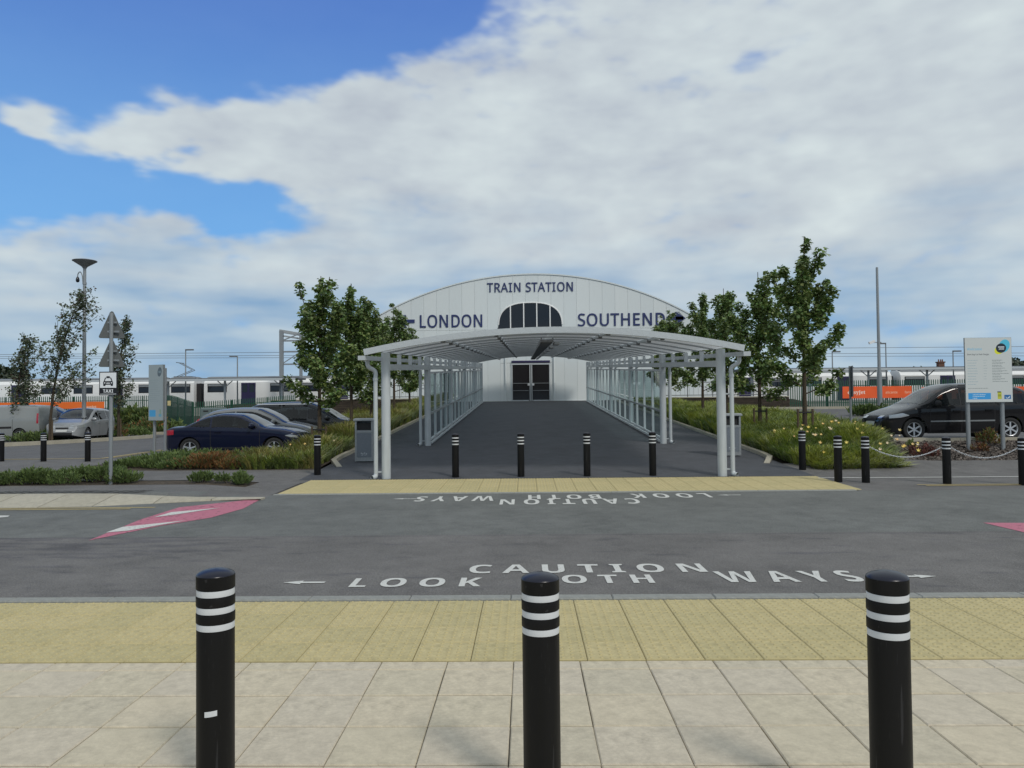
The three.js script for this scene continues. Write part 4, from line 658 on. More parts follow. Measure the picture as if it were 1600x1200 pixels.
function vehicle(o) {
  const t = thing(o.name, o.label, o.cat || 'car', o.pos, o.ry, o.group), { L, W } = o, hl = L / 2, top = spline(o.top), belt = spline(o.belt), paint = o.paint, R = o.wheelR, Ra = R * 1.16, clr = 0.2;
  const plan = (x) => { const q = clamp((Math.abs(x) - hl * 0.55) / (hl * 0.45)); const k = x > 0 ? (o.noseTaper ?? 0.42) : (o.tailTaper ?? 0.26); return W / 2 * (1 - 0.10 * q * q - (k - 0.1) * Math.pow(q, x > 0 ? 7 : 11)); };
  const bot = (x) => { let y = clr + 0.10 * Math.pow(clamp((Math.abs(x) - hl * 0.82) / (hl * 0.18)), 2); for (const xw of o.wheels) { const dx = Math.abs(x - xw); if (dx < Ra) y = Math.max(y, R + Math.sqrt(Ra * Ra - dx * dx)); } return y; };
  const tumble = o.tumble ?? 0.34, rTop = (x) => Math.min(o.round ?? 0.13, Math.max(0.05, (top(x) - belt(x)) * 0.5 + 0.05));
  const side = (x, y) => { const b = belt(x), p = plan(x); const low = p * (1 - 0.05 * Math.pow(clamp((b - y - 0.15) / 0.6, -1, 1.2), 2)); return y <= b ? low : p * (1 - 0.05 * Math.pow(0.15 / 0.6, 2)) - (y - b) * tumble; };
  const shoulder = (x) => Math.max(top(x) - rTop(x), bot(x) + 0.03);
  const roofY = (x, z) => { const ys = shoulder(x), w = side(x, ys), u = clamp(Math.abs(z) / w); return ys + (top(x) - ys) * Math.pow(1 - Math.pow(u, 3.2), 1 / 2.0); };
  // windows: side polylines and screens
  const wins = (o.sideWindows || []).map(([lo, hi]) => ({ lo: poly(lo), hi: poly(hi), x0: lo[0][0], x1: lo[lo.length - 1][0] }));
  const inSide = (x, y) => wins.some((w) => x > w.x0 && x < w.x1 && y > w.lo(x) && y < w.hi(x));
  const inTop = (x, u) => o.screens.some(([a, b]) => x > a + 0.02 && x < b - 0.02 && Math.abs(u) < 0.84);
  const N = 150, ns = 18, nt = 9, rows = [], meta = [];
  const xsList = []; for (let i = 0; i <= N; i++) { const s = -1 + 2 * i / N; xsList.push(hl * (s * 0.86 + 0.14 * Math.sin(s * Math.PI / 2) * (1))); } xsList[0] = -hl; xsList[N] = hl;
  const ring = xsList.map((x) => { const r = [], m = [], yb = bot(x), ys = shoulder(x); for (let k = 0; k <= ns; k++) { const y = lerp(yb, ys, k / ns); r.push([x, y, side(x, y)]); m.push(['s', x, y]); } const w = side(x, ys); for (let k = 1; k <= nt; k++) { const u = Math.cos(k / nt * Math.PI / 2); r.push([x, roofY(x, w * u), w * u]); m.push(['t', x, u]); } const half = r.length; for (let k = half - 2; k >= 0; k--) { r.push([r[k][0], r[k][1], -r[k][2]]); m.push(m[k]); } return { r, m }; });
  const pos = [], idx = [], wN = ring[0].r.length; ring.forEach(({ r }) => r.forEach((p) => pos.push(...p)));
  for (let j = 0; j < N; j++) for (let i = 0; i < wN - 1; i++) {
    const m0 = ring[j].m[i], m1 = ring[j + 1].m[i + 1], xm = (m0[1] + m1[1]) / 2;
    if (m0[0] === 's' && m1[0] === 's' && inSide(xm, (m0[2] + m1[2]) / 2)) continue;
    if ((m0[0] === 't' || m1[0] === 't')) { const u0 = m0[0] === 't' ? m0[2] : 1, u1 = m1[0] === 't' ? m1[2] : 1; if (inTop(xm, (u0 + u1) / 2)) continue; }
    const a = j * wN + i; idx.push(a, a + wN, a + 1, a + 1, a + wN, a + wN + 1);
  }
  for (const [j, f] of [[0, 0], [N, 1]]) { const o0 = pos.length / 3; ring[j].r.forEach((p) => pos.push(...p)); const c = pos.length / 3; pos.push(ring[j].r[0][0], (bot(xsList[j]) + top(xsList[j])) / 2, 0); for (let i = 0; i < wN; i++) { const a = o0 + i, b = o0 + (i + 1) % wN; f ? idx.push(c, a, b) : idx.push(c, b, a); } }
  const bg = new THREE.BufferGeometry(); bg.setAttribute('position', new THREE.Float32BufferAttribute(pos, 3)); bg.setIndex(idx); bg.computeVertexNormals();
  mesh('body', bg, paint, t);
  const sidePatch = (lo, hi, s, off, n = 22, m = 6) => { const fl = poly(lo), fh = poly(hi), r = []; for (let j = 0; j <= m; j++) { const q = []; for (let i = 0; i <= n; i++) { const x = lerp(lo[0][0], lo[lo.length - 1][0], i / n), y = lerp(fl(x), fh(x), j / m); q.push([x, y, s * (side(x, y) + off)]); } r.push(q); } return gridGeo(r, s > 0); };
  const frontPatch = (z0, z1, y0, y1, dirX, off, n = 12, m = 4) => { const r = []; for (let j = 0; j <= m; j++) { const q = []; for (let i = 0; i <= n; i++) { const z = lerp(z0, z1, i / n), y = lerp(y0, y1, j / m); let x = hl * dirX; const zz = Math.abs(z); if (side(x, y) < zz || top(x) < y) { let a = 0, b = hl; for (let k = 0; k < 24; k++) { const c = (a + b) / 2; (side(c * dirX, y) >= zz && roofY(c * dirX, Math.min(zz, side(c * dirX, shoulder(c * dirX)))) >= y) ? a = c : b = c; } x = a * dirX; } q.push([x + dirX * off, y, z]); } r.push(q); } return gridGeo(r, dirX > 0); };
  for (const s of [-1, 1]) {
    (o.sideWindows || []).forEach(([lo, hi]) => { mesh('side_window', sidePatch(lo, hi, s, 0.004), M.carGlass, t); });
    (o.trim || []).forEach(([lo, hi, mat]) => mesh('trim_strip', sidePatch(lo, hi, s, 0.008), M[mat] || M.rubber, t));
    (o.seams || []).forEach((x) => { const y0 = bot(x) + 0.05, y1 = belt(x) - 0.01; mesh('door_seam', sidePatch([[x - 0.008, y0], [x + 0.008, y0]], [[x - 0.008, y1], [x + 0.008, y1]], s, 0.004, 2, 5), M.dark, t); });
    (o.handles || []).forEach((x) => mesh('door_handle', B(0.2, 0.03, 0.04, x, belt(x) - 0.12, s * (side(x, belt(x) - 0.12) + 0.012)), paint, t));
    const hm = o.headlight; if (hm) { const h = mesh('headlight', sidePatch(hm[0], hm[1], s, 0.010, 12, 4), M.lampGlass, t); h.userData.label = 'clear headlight'; const fz = side(hl - 0.02, (hm[0][0][1] + hm[1][0][1]) / 2); const f2 = mesh('headlight', frontPatch(s > 0 ? fz * 0.62 : -fz * 1.0, s > 0 ? fz * 1.0 : -fz * 0.62, hm[2], hm[3], 1, 0.012, 8, 3), M.lampGlass, t); }
    const tm = o.taillight; if (tm) { mesh('tail_light', sidePatch(tm[0], tm[1], s, 0.010, 8, 4), M.lampRed, t); }
    const mx = o.mirror; if (mx) { const mg = new THREE.SphereGeometry(0.11, 14, 10); mg.scale(0.75, 0.85, 1.1); mesh('wing_mirror', merge([mg.translate(mx[0], mx[1], s * (side(mx[0], mx[1]) + 0.11)), B(0.05, 0.04, 0.16, mx[0], mx[1] - 0.06, s * (side(mx[0], mx[1]) + 0.02))]), o.mirrorMat || paint, t); }
    for (const xw of o.wheels) {
      const w = part('wheel', t, xw, R, s * (W / 2 - 0.125)), wp = o.wp || (o.wp = wheelParts(R)); if (s < 0) w.rotation.y = Math.PI;
      mesh('tyre', wp.tyre, M.rubber, w); mesh('rim', wp.rimG || (wp.rimG = wp.rim(o.spokes || 5)), M.rim, w); mesh('brake_disc', wp.back, M.dark, w);
    }
  }
  for (const [a, b] of o.screens) { const r = [], n = 14, m = 16; for (let j = 0; j <= n; j++) { const x = lerp(a, b, j / n), w = side(x, shoulder(x)), q = []; for (let i = 0; i <= m; i++) { const z = lerp(-0.88, 0.88, i / m) * w; q.push([x, roofY(x, z) + 0.006, z]); } r.push(q); } mesh((a + b) / 2 > 0 ? 'windscreen' : 'rear_window', gridGeo(r), M.carGlass, t); }
  mesh('underbody', merge([B(L * 0.9, 0.16, W * 0.66, 0, 0.28, 0), ...o.wheels.map((xw) => B(Ra * 2, 0.5, W - 0.62, xw, 0.42, 0))]), M.dark, t);
  mesh('grille', frontPatch(-0.3, 0.3, o.grille[0], o.grille[1], 1, 0.012), M.dark, t); mesh('lower_intake', frontPatch(-0.5, 0.5, 0.3, 0.42, 1, 0.012), M.dark, t);
  mesh('number_plate', frontPatch(-0.26, 0.26, o.plate, o.plate + 0.11, 1, 0.02), M.plate, t); mesh('number_plate', frontPatch(-0.26, 0.26, o.plate + 0.2, o.plate + 0.31, -1, 0.02), M.plateYellow, t);
  const sb = o.seatX || [0.25, -0.6]; const bx = belt(0); mesh('interior', merge([B(hl * 0.95, 0.1, W * 0.72, -0.1, 0.45, 0), ...sb.flatMap((x) => [-0.36, 0.36].flatMap((z) => [B(0.16, 0.62, 0.46, x - 0.1, bx - 0.12, z), B(0.12, 0.2, 0.26, x - 0.14, bx + 0.30, z), B(0.5, 0.14, 0.46, x + 0.12, bx - 0.36, z)])), B(0.35, 0.2, W * 0.72, (o.dash || 0.95), bx - 0.08, 0)]), o.seatMat || M.seat, t);
  return t;
}
Object.assign(M, { lampGlass: phys(lin(0.42, 0.44, 0.46), 0.12, { metalness: 0.35, clearcoat: 1, clearcoatRoughness: 0.03 }), lampRed: phys(lin(0.42, 0.012, 0.03), 0.15, { clearcoat: 1 }), plate: std(lin(0.55, 0.56, 0.55), 0.5), plateYellow: std(lin(0.6, 0.45, 0.06), 0.5), seat: std(lin(0.045, 0.045, 0.05), 0.9) });
const paintMat = (r, g, b, metal = 0.35) => phys(lin(r, g, b), 0.5, { metalness: metal, specularIntensity: 0.12, clearcoat: 0.75, clearcoatRoughness: 0.03 });
const place = (x, d, y) => [x, y ?? H(x, d) + 0.004, -d];
{ // dark blue coupe, nose to the right
  const d = 24.75, x0 = X(272, d), x1 = X(486, d), L = 4.36;
  vehicle({ name: 'parked_car', label: 'dark blue two door coupe parked nearest the planting beds', pos: place((x0 + x1) / 2, d, 0.16), ry: 0, L, W: 1.75, wheelR: 0.315, wheels: [-1.36, 1.3], paint: paintMat(0.008, 0.011, 0.032, 0.2), group: 'cars in the left row',
    top: [[-2.18, 0.72], [-2.14, 0.94], [-1.95, 1.0], [-1.62, 1.02], [-1.3, 1.14], [-0.85, 1.335], [-0.35, 1.41], [0.1, 1.385], [0.55, 1.2], [0.98, 0.985], [1.5, 0.93], [1.9, 0.82], [2.1, 0.68], [2.18, 0.5]], belt: [[-2.18, 0.88], [-1.6, 0.97], [0, 0.93], [1.0, 0.88], [2.18, 0.7]],
    screens: [[0.2, 0.98], [-1.6, -0.95]], sideWindows: [[[[-1.32, 1.0], [-0.72, 0.98]], [[-1.32, 1.03], [-1.05, 1.17], [-0.72, 1.28]]], [[[-0.66, 0.98], [0.78, 0.935]], [[-0.66, 1.285], [-0.3, 1.32], [0.1, 1.29], [0.5, 1.13], [0.78, 0.95]]]],
    seams: [-0.69, 0.86], handles: [-0.45], trim: [[[[-1.0, 0.3], [0.9, 0.3]], [[-1.0, 0.34], [0.9, 0.34]], 'dark']], headlight: [[[1.66, 0.69], [1.8, 0.645], [2.02, 0.62]], [[1.66, 0.70], [1.8, 0.725], [2.02, 0.69]], 0.61, 0.68], taillight: [[[-2.16, 0.72], [-1.86, 0.75]], [[-2.16, 0.88], [-1.86, 0.9]]], mirror: [0.62, 1.0], grille: [0.55, 0.68], plate: 0.44, spokes: 5, seatMat: std(lin(0.16, 0.1, 0.09), 0.9) });
}
{ // silver hatchback behind it
  const d = 27.6, x1 = X(502, d), L = 4.3;
  vehicle({ name: 'parked_car', label: 'silver hatchback parked directly behind the dark blue coupe', pos: place(x1 - L / 2, d, 0.17), ry: 0, L, W: 1.8, wheelR: 0.32, wheels: [-1.3, 1.33], paint: paintMat(0.20, 0.205, 0.205, 0.4), group: 'cars in the left row',
    top: [[-2.15, 0.7], [-2.1, 1.05], [-1.9, 1.3], [-1.4, 1.5], [-0.6, 1.57], [-0.05, 1.555], [0.5, 1.36], [1.1, 1.06], [1.6, 0.95], [1.98, 0.78], [2.15, 0.5]], belt: [[-2.15, 1.0], [0, 0.96], [1.1, 0.93], [2.15, 0.72]], screens: [[0.08, 1.1], [-2.05, -1.7]],
    sideWindows: [[[[-1.75, 1.05], [-0.7, 1.02]], [[-1.75, 1.2], [-1.4, 1.36], [-0.7, 1.43]]], [[[-0.64, 1.02], [0.95, 0.985]], [[-0.64, 1.43], [-0.1, 1.42], [0.4, 1.26], [0.95, 1.0]]]], seams: [-0.67, 0.7], handles: [-0.4, -1.3], headlight: [[[1.5, 0.72], [2.02, 0.64]], [[1.5, 0.84], [2.02, 0.74]], 0.62, 0.74], taillight: [[[-2.1, 0.85], [-1.95, 0.85]], [[-2.1, 1.1], [-1.95, 1.2]]], mirror: [0.72, 1.06], grille: [0.56, 0.68], plate: 0.42, round: 0.16 });
}
{ // dark people carrier
  const d = 30.5, x1 = X(510, d), L = 4.8;
  vehicle({ name: 'parked_car', label: 'dark grey people carrier with pale roof rails behind the silver hatchback', pos: place(X(392, 30.5) + L / 2, d, 0.18), ry: 0, L, W: 1.88, wheelR: 0.33, wheels: [-1.45, 1.4], paint: paintMat(0.025, 0.028, 0.032, 0.3), group: 'cars in the left row',
    top: [[-2.4, 0.75], [-2.35, 1.3], [-2.15, 1.6], [-1.6, 1.74], [-0.5, 1.77], [0.1, 1.74], [0.7, 1.5], [1.35, 1.12], [1.9, 1.0], [2.25, 0.8], [2.4, 0.5]], belt: [[-2.4, 1.1], [0, 1.06], [1.3, 1.0], [2.4, 0.75]], screens: [[0.22, 1.34], [-2.3, -2.05]],
    sideWindows: [[[[-2.1, 1.15], [-0.95, 1.12]], [[-2.1, 1.5], [-0.95, 1.6]]], [[[-0.9, 1.12], [0.1, 1.1]], [[-0.9, 1.6], [0.1, 1.58]]], [[[0.15, 1.1], [1.15, 1.07]], [[0.15, 1.56], [0.6, 1.4], [1.15, 1.09]]]], seams: [-0.92, 0.12, 1.05], handles: [0.3, -0.7], headlight: [[[1.8, 0.76], [2.28, 0.68]], [[1.8, 0.9], [2.28, 0.78]], 0.66, 0.78], taillight: [[[-2.36, 0.95], [-2.2, 0.95]], [[-2.36, 1.4], [-2.2, 1.5]]], mirror: [0.9, 1.12], grille: [0.58, 0.72], plate: 0.44, trim: [[[[-1.9, 1.66], [0.2, 1.66]], [[-1.9, 1.69], [0.2, 1.69]], 'rim']] });
}
{ // another silver car mostly hidden by grass
  const d = 33.6, x1 = X(566, d), L = 4.2;
  vehicle({ name: 'parked_car', label: 'pale silver car half hidden by the tall grass behind the people carrier', pos: place(x1 - L / 2, d, 0.2), ry: 0, L, W: 1.75, wheelR: 0.31, wheels: [-1.3, 1.28], paint: paintMat(0.33, 0.34, 0.34, 0.3), group: 'cars in the left row',
    top: [[-2.1, 0.7], [-2.05, 1.1], [-1.8, 1.35], [-1.2, 1.5], [-0.3, 1.53], [0.1, 1.5], [0.6, 1.3], [1.1, 1.05], [1.6, 0.95], [1.95, 0.78], [2.1, 0.5]], belt: [[-2.1, 1.0], [0, 0.95], [1.1, 0.92], [2.1, 0.7]], screens: [[0.15, 1.1], [-2.0, -1.6]], sideWindows: [[[[-1.7, 1.04], [-0.5, 1.0]], [[-1.7, 1.2], [-1.3, 1.34], [-0.5, 1.39]]], [[[-0.45, 1.0], [0.95, 0.97]], [[-0.45, 1.39], [0.05, 1.37], [0.45, 1.22], [0.95, 0.99]]]], seams: [-0.48, 0.7], handles: [-0.25], headlight: [[[1.5, 0.7], [1.98, 0.62]], [[1.5, 0.82], [1.98, 0.72]], 0.6, 0.72], taillight: [[[-2.08, 0.85], [-1.92, 0.85]], [[-2.08, 1.1], [-1.92, 1.15]]], mirror: [0.72, 1.03], grille: [0.55, 0.66], plate: 0.42 });
}
{ // black people carrier on the right, nose to the left
  const d = 23.1, x0 = X(1357, d), L = 4.45;
  vehicle({ name: 'people_carrier', label: 'black people carrier with silver six spoke wheels behind the mulch bed', pos: place(x0 + L / 2, d), ry: Math.PI + 0.03, L, W: 1.78, wheelR: 0.315, wheels: [-1.42, 1.36], paint: paintMat(0.012, 0.012, 0.014, 0.2),
    top: [[-2.22, 0.75], [-2.17, 1.15], [-1.95, 1.48], [-1.5, 1.6], [-0.6, 1.645], [0.0, 1.63], [0.45, 1.5], [1.0, 1.16], [1.3, 1.01], [1.65, 0.9], [2.0, 0.75], [2.16, 0.64], [2.22, 0.42]], belt: [[-2.22, 1.02], [-0.5, 0.97], [1.0, 0.93], [2.22, 0.72]], screens: [[0.1, 1.16], [-2.12, -1.75]],
    sideWindows: [[[[-1.95, 1.06], [-0.98, 1.03]], [[-1.95, 1.25], [-1.65, 1.44], [-0.98, 1.49]]], [[[-0.92, 1.03], [-0.02, 1.01]], [[-0.92, 1.49], [-0.02, 1.50]]], [[[0.04, 1.01], [0.78, 0.99]], [[0.04, 1.49], [0.4, 1.34], [0.78, 1.12]]], [[[0.84, 0.99], [1.18, 0.975]], [[0.84, 1.09], [1.18, 0.985]]]],
    seams: [-0.95, 0.0, 0.9], handles: [0.15, -0.78], trim: [[[[-0.95, 0.535], [0.9, 0.525]], [[-0.95, 0.575], [0.9, 0.565]], 'galv'], [[[-1.4, 1.545], [0.0, 1.56]], [[-1.4, 1.575], [0.0, 1.59]], 'dark']], headlight: [[[1.52, 0.715], [1.75, 0.66], [2.04, 0.64]], [[1.52, 0.73], [1.7, 0.79], [2.04, 0.73]], 0.64, 0.72], taillight: [[[-2.18, 0.8], [-2.0, 0.8]], [[-2.18, 1.25], [-2.0, 1.35]]], mirror: [0.72, 1.05], mirrorMat: M.rubber, grille: [0.58, 0.7], plate: 0.44, spokes: 6, round: 0.17, tumble: 0.3, seatMat: std(lin(0.25, 0.24, 0.22), 0.9), dash: 1.0 });
}
{ // grey van on the left, cut by the picture edge, nose to the left
  const p = GH(74, 690), d = 38.5, x1 = X(76, d), L = 4.4;
  vehicle({ name: 'parked_van', label: 'plain grey panel van with dark side strip at the far left', cat: 'van', pos: place(x1 - L / 2, d, 0.15), ry: Math.PI, L, W: 1.8, wheelR: 0.32, wheels: [-1.28, 1.3], paint: paintMat(0.30, 0.315, 0.31, 0.2), noseTaper: 0.35, tailTaper: 0.15,
    top: [[-2.2, 0.9], [-2.17, 1.65], [-2.05, 1.79], [-1.2, 1.83], [0.2, 1.82], [0.6, 1.72], [1.1, 1.32], [1.35, 1.14], [1.9, 1.0], [2.12, 0.8], [2.2, 0.5]], belt: [[-2.2, 1.15], [0, 1.1], [1.2, 1.02], [2.2, 0.75]], screens: [[0.55, 1.32]], sideWindows: [[[[0.12, 1.08], [1.05, 1.04]], [[0.12, 1.58], [0.45, 1.56], [1.05, 1.1]]]], seams: [0.06, 1.0, -0.95], handles: [0.25], trim: [[[[-0.9, 0.66], [0.95, 0.62]], [[-0.9, 0.76], [0.95, 0.72]], 'rubber']], headlight: [[[1.7, 0.75], [2.1, 0.7]], [[1.7, 0.95], [2.1, 0.85]], 0.7, 0.86], taillight: [[[-2.18, 0.9], [-2.1, 0.9]], [[-2.18, 1.4], [-2.1, 1.4]]], mirror: [0.95, 1.12], mirrorMat: M.rubber, grille: [0.6, 0.72], plate: 0.44, tumble: 0.12, round: 0.12, seatX: [0.3] });
}
{ // silver car between the van and the taxi post, nose towards the viewer's left
  const d = 39.5, xc = X(128, d);
  vehicle({ name: 'parked_car', label: 'silver estate car seen from its front quarter beside the grey van', pos: place(xc, d, 0.16), ry: -1.45, L: 4.45, W: 1.8, wheelR: 0.32, wheels: [-1.35, 1.35], paint: paintMat(0.36, 0.37, 0.38, 0.5),
    top: [[-2.22, 0.75], [-2.17, 1.15], [-1.95, 1.48], [-1.5, 1.6], [-0.6, 1.64], [0.0, 1.62], [0.5, 1.45], [1.1, 1.12], [1.4, 1.02], [1.8, 0.92], [2.08, 0.76], [2.2, 0.5]], belt: [[-2.22, 1.02], [-0.5, 0.99], [1.0, 0.95], [2.22, 0.74]], screens: [[0.12, 1.2], [-2.1, -1.8]],
    sideWindows: [[[[-1.9, 1.08], [-0.98, 1.05]], [[-1.9, 1.27], [-1.6, 1.43], [-0.98, 1.49]]], [[[-0.92, 1.05], [-0.02, 1.03]], [[-0.92, 1.49], [-0.02, 1.48]]], [[[0.04, 1.03], [0.95, 1.0]], [[0.04, 1.46], [0.45, 1.3], [0.95, 1.03]]]], seams: [-0.95, 0, 0.95], handles: [0.15, -0.78], headlight: [[[1.6, 0.68], [2.12, 0.62]], [[1.6, 0.86], [2.12, 0.76]], 0.62, 0.78], taillight: [[[-2.18, 0.9], [-2.05, 0.9]], [[-2.18, 1.35], [-2.05, 1.4]]], mirror: [0.85, 1.06], grille: [0.6, 0.68], plate: 0.46, round: 0.17 });
}
{ // dark car behind the van
  const d = 45, xc = X(80, d);
  vehicle({ name: 'parked_car', label: 'dark car roof showing between the grey van and silver estate', pos: place(xc, d, 0.3), ry: 0.15, L: 4.2, W: 1.75, wheelR: 0.31, wheels: [-1.3, 1.28], paint: paintMat(0.02, 0.025, 0.04, 0.2),
    top: [[-2.1, 0.7], [-2.05, 1.1], [-1.8, 1.4], [-1.2, 1.62], [-0.3, 1.66], [0.1, 1.62], [0.6, 1.38], [1.1, 1.08], [1.6, 0.97], [1.95, 0.8], [2.1, 0.5]], belt: [[-2.1, 1.0], [0, 0.97], [1.1, 0.94], [2.1, 0.7]], screens: [[0.15, 1.1], [-2.0, -1.6]], sideWindows: [[[[-1.7, 1.06], [-0.5, 1.02]], [[-1.7, 1.25], [-1.3, 1.42], [-0.5, 1.5]]], [[[-0.45, 1.02], [0.95, 0.99]], [[-0.45, 1.5], [0.05, 1.46], [0.45, 1.28], [0.95, 1.01]]]], mirror: [0.72, 1.05], grille: [0.55, 0.66], plate: 0.42 });
}
// ================================================================ VEGETATION
function leafMesh(list) { // list of [pos, dir, normal-ish, size, width, colour]
  const pos = new Float32Array(list.length * 18), col = new Float32Array(list.length * 18); let o = 0;
  const sd = V(0, 0, 0), nn = V(0, 0, 0);
  for (const [p, dir, nrm, s, w, c] of list) {
    sd.crossVectors(dir, nrm).normalize(); nn.crossVectors(sd, dir).normalize();
    const tip = [p.x + dir.x * s, p.y + dir.y * s, p.z + dir.z * s], mx = p.x + dir.x * s * 0.45, my = p.y + dir.y * s * 0.45, mz = p.z + dir.z * s * 0.45, f = s * 0.12;
    const l = [mx - sd.x * w + nn.x * f, my - sd.y * w + nn.y * f, mz - sd.z * w + nn.z * f], r = [mx + sd.x * w + nn.x * f, my + sd.y * w + nn.y * f, mz + sd.z * w + nn.z * f], b = [p.x, p.y, p.z];
    for (const v of [b, r, tip, b, tip, l]) { pos[o] = v[0]; pos[o + 1] = v[1]; pos[o + 2] = v[2]; col[o] = c[0]; col[o + 1] = c[1]; col[o + 2] = c[2]; o += 3; }
  }
  const g = new THREE.BufferGeometry(); g.setAttribute('position', new THREE.BufferAttribute(pos, 3)); g.setAttribute('color', new THREE.BufferAttribute(col, 3)); g.computeVertexNormals(); return g;
}
const leafMat = phys(lin(1, 1, 1), 0.55, { vertexColors: true, side: THREE.DoubleSide, transmission: 0.35, thickness: 0 });
const plantMat = phys(lin(1, 1, 1), 0.75, { vertexColors: true, side: THREE.DoubleSide, transmission: 0.3, thickness: 0 });
const rvec = (r) => { const z = r() * 2 - 1, a = r() * 6.283, q = Math.sqrt(1 - z * z); return V(q * Math.cos(a), z, q * Math.sin(a)); };
// an upright young maple: leader, ascending limbs, leaf clumps along the limbs
function maple(x, d, topY, rad, seed, label, o = {}) {
  const r = rng(seed), gy = H(x, d), Ht = topY - gy, t = thing('maple_tree', label, 'tree', [x, gy, -d], 0, o.group), cb = o.base ?? 0.22, tr = 0.055 + Ht * 0.004;
  const lean = V((r() - 0.5) * 0.25, 0, (r() - 0.5) * 0.25), trunkAt = (k) => V(lean.x * k * k, Ht * k, lean.z * k * k);
  const wood = [], pts = []; for (let i = 0; i <= 6; i++) { const p = trunkAt(i / 6 * 0.97); pts.push(p); }
  for (let i = 0; i < 6; i++) { const a = pts[i], b = pts[i + 1], g = new THREE.CylinderGeometry(tr * (1 - (i + 1) / 6.6), tr * (1 - i / 6.6), a.distanceTo(b) + 0.01, 9); g.applyQuaternion(new THREE.Quaternion().setFromUnitVectors(V(0, 1, 0), b.clone().sub(a).normalize())); const c = a.clone().add(b).multiplyScalar(0.5); g.translate(c.x, c.y - (i ? 0 : 0.02), c.z); wood.push(g); }
  const leaves = [];
  const clump = (c, rr, count) => { const cc = 0.8 + r() * 0.45; for (let i = 0; i < count; i++) { const q = rvec(r).multiplyScalar(rr * Math.pow(r(), 0.42)), p = c.clone().add(q); const dir = rvec(r); dir.y = dir.y * 0.5 - 0.35; dir.normalize(); const nrm = rvec(r).multiplyScalar(0.8).add(V(0, 1, 0)); const s = 0.085 + r() * 0.065, k = cc * (0.75 + r() * 0.5); leaves.push([p, dir, nrm, s, s * 0.48, [0.14 * k * (0.8 + r() * 0.5), 0.215 * k, 0.05 * k]]); } };
  const dense = (o.dense ?? 44) * 1.75;
  const limb = (a, e, r0, r1) => { const L = a.distanceTo(e), midp = a.clone().lerp(e, 0.5).add(V((e.x - a.x) * 0.16, -L * 0.05, (e.z - a.z) * 0.16)); wood.push(rod(a.toArray(), midp.toArray(), 0.02, 5), rod(midp.toArray(), e.toArray(), 0.013, 5)); const m = Math.max(2, Math.round(L / 0.2)); for (let q = 0; q < m; q++) { const u = 0.22 + 0.8 * (q + 0.5) / m; if (r() < 0.13) continue; const c = (u < 0.5 ? a.clone().lerp(midp, u * 2) : midp.clone().lerp(e, (u - 0.5) * 2)).add(rvec(r).multiplyScalar(0.1)), rr = lerp(r0, r1, u) * (0.75 + r() * 0.5); clump(c, rr, Math.round(dense * (rr / 0.25) * (0.7 + r() * 0.5))); } };
  const nb = o.limbs ?? 17;
  for (let i = 0; i < nb; i++) {
    const f = i / nb, k = cb + (0.80 - cb) * f, az = i * 2.399 + r() * 0.8, out = rad * (f < 0.2 ? 0.95 : 1.05 - 0.55 * f) * (0.55 + r() * 0.6), rise = Ht * (0.07 + 0.13 * r()) * (f < 0.2 ? 0.45 : 1), a = trunkAt(k);
    const e = a.clone().add(V(Math.cos(az) * out, Math.min(rise + out * 0.35, Ht * 0.97 - a.y), Math.sin(az) * out)); limb(a, e, 0.27, 0.17);
  }
  limb(trunkAt(cb + 0.03), trunkAt(0.80), 0.24, 0.20); limb(trunkAt(0.74), trunkAt(0.99), 0.2, 0.09);
  mesh('trunk', merge(wood), M.bark, t); mesh('crown', leafMesh(leaves), leafMat, t);
  if (o.stakes) { for (const s of [-0.22, 0.22]) mesh('stake', C(0.035, 0.04, 1.0, s, 0.42, 0.05, 10), M.wood, t); mesh('tie', B(0.5, 0.05, 0.04, 0, 0.82, 0.06), M.rubber, t); }
  return t;
}
{
  const lg = 'trees on the left bank', rg = 'trees on the right bank';
  const tl = [[499, 24.2, 428, 1.25, 1, 'tall maple with staked trunk beside the silver hatchback nose', true, 515], [549, 28.9, 441, 1.3, 2, 'maple standing second along the left bank, behind the staked one', false, 552], [580, 32.2, 466, 1.35, 3, 'maple whose foliage covers the front corner of the canopy roof', false], [616, 37.5, 474, 1.35, 4, 'rounded maple beside the word LONDON', false, 620], [640, 45, 505, 0.9, 5, 'small maple farthest up the left bank', false]];
  for (const [px, d, py, rad, seed, lab, st] of tl) maple(X(px, d), d, P(px, py, d)[1], rad, seed * 17, lab, { group: lg, stakes: st, base: 0.27, dense: 46 });
  const tr = [[1257, 23.4, 367, 1.3, 11, 'tallest maple with a thin leader and staked trunk behind the flowers', true], [1187, 27.6, 423, 1.3, 12, 'staked maple second along the right bank with brown wall behind', true], [1136, 32.5, 448, 1.35, 13, 'maple rising behind the right end of the canopy fascia', false], [1098, 37.5, 458, 1.4, 14, 'maple in front of the right end of the station gable', false], [1046, 43, 486, 1.25, 15, 'maple covering the end of the word SOUTHEND', false], [1036, 49, 494, 1.0, 16, 'small maple farthest up the right bank', false]];
  for (const [px, d, py, rad, seed, lab, st] of tr) maple(X(px, d), d, P(px, py, d)[1], rad, seed * 13, lab, { group: rg, stakes: st, base: 0.22, dense: 48 });
}
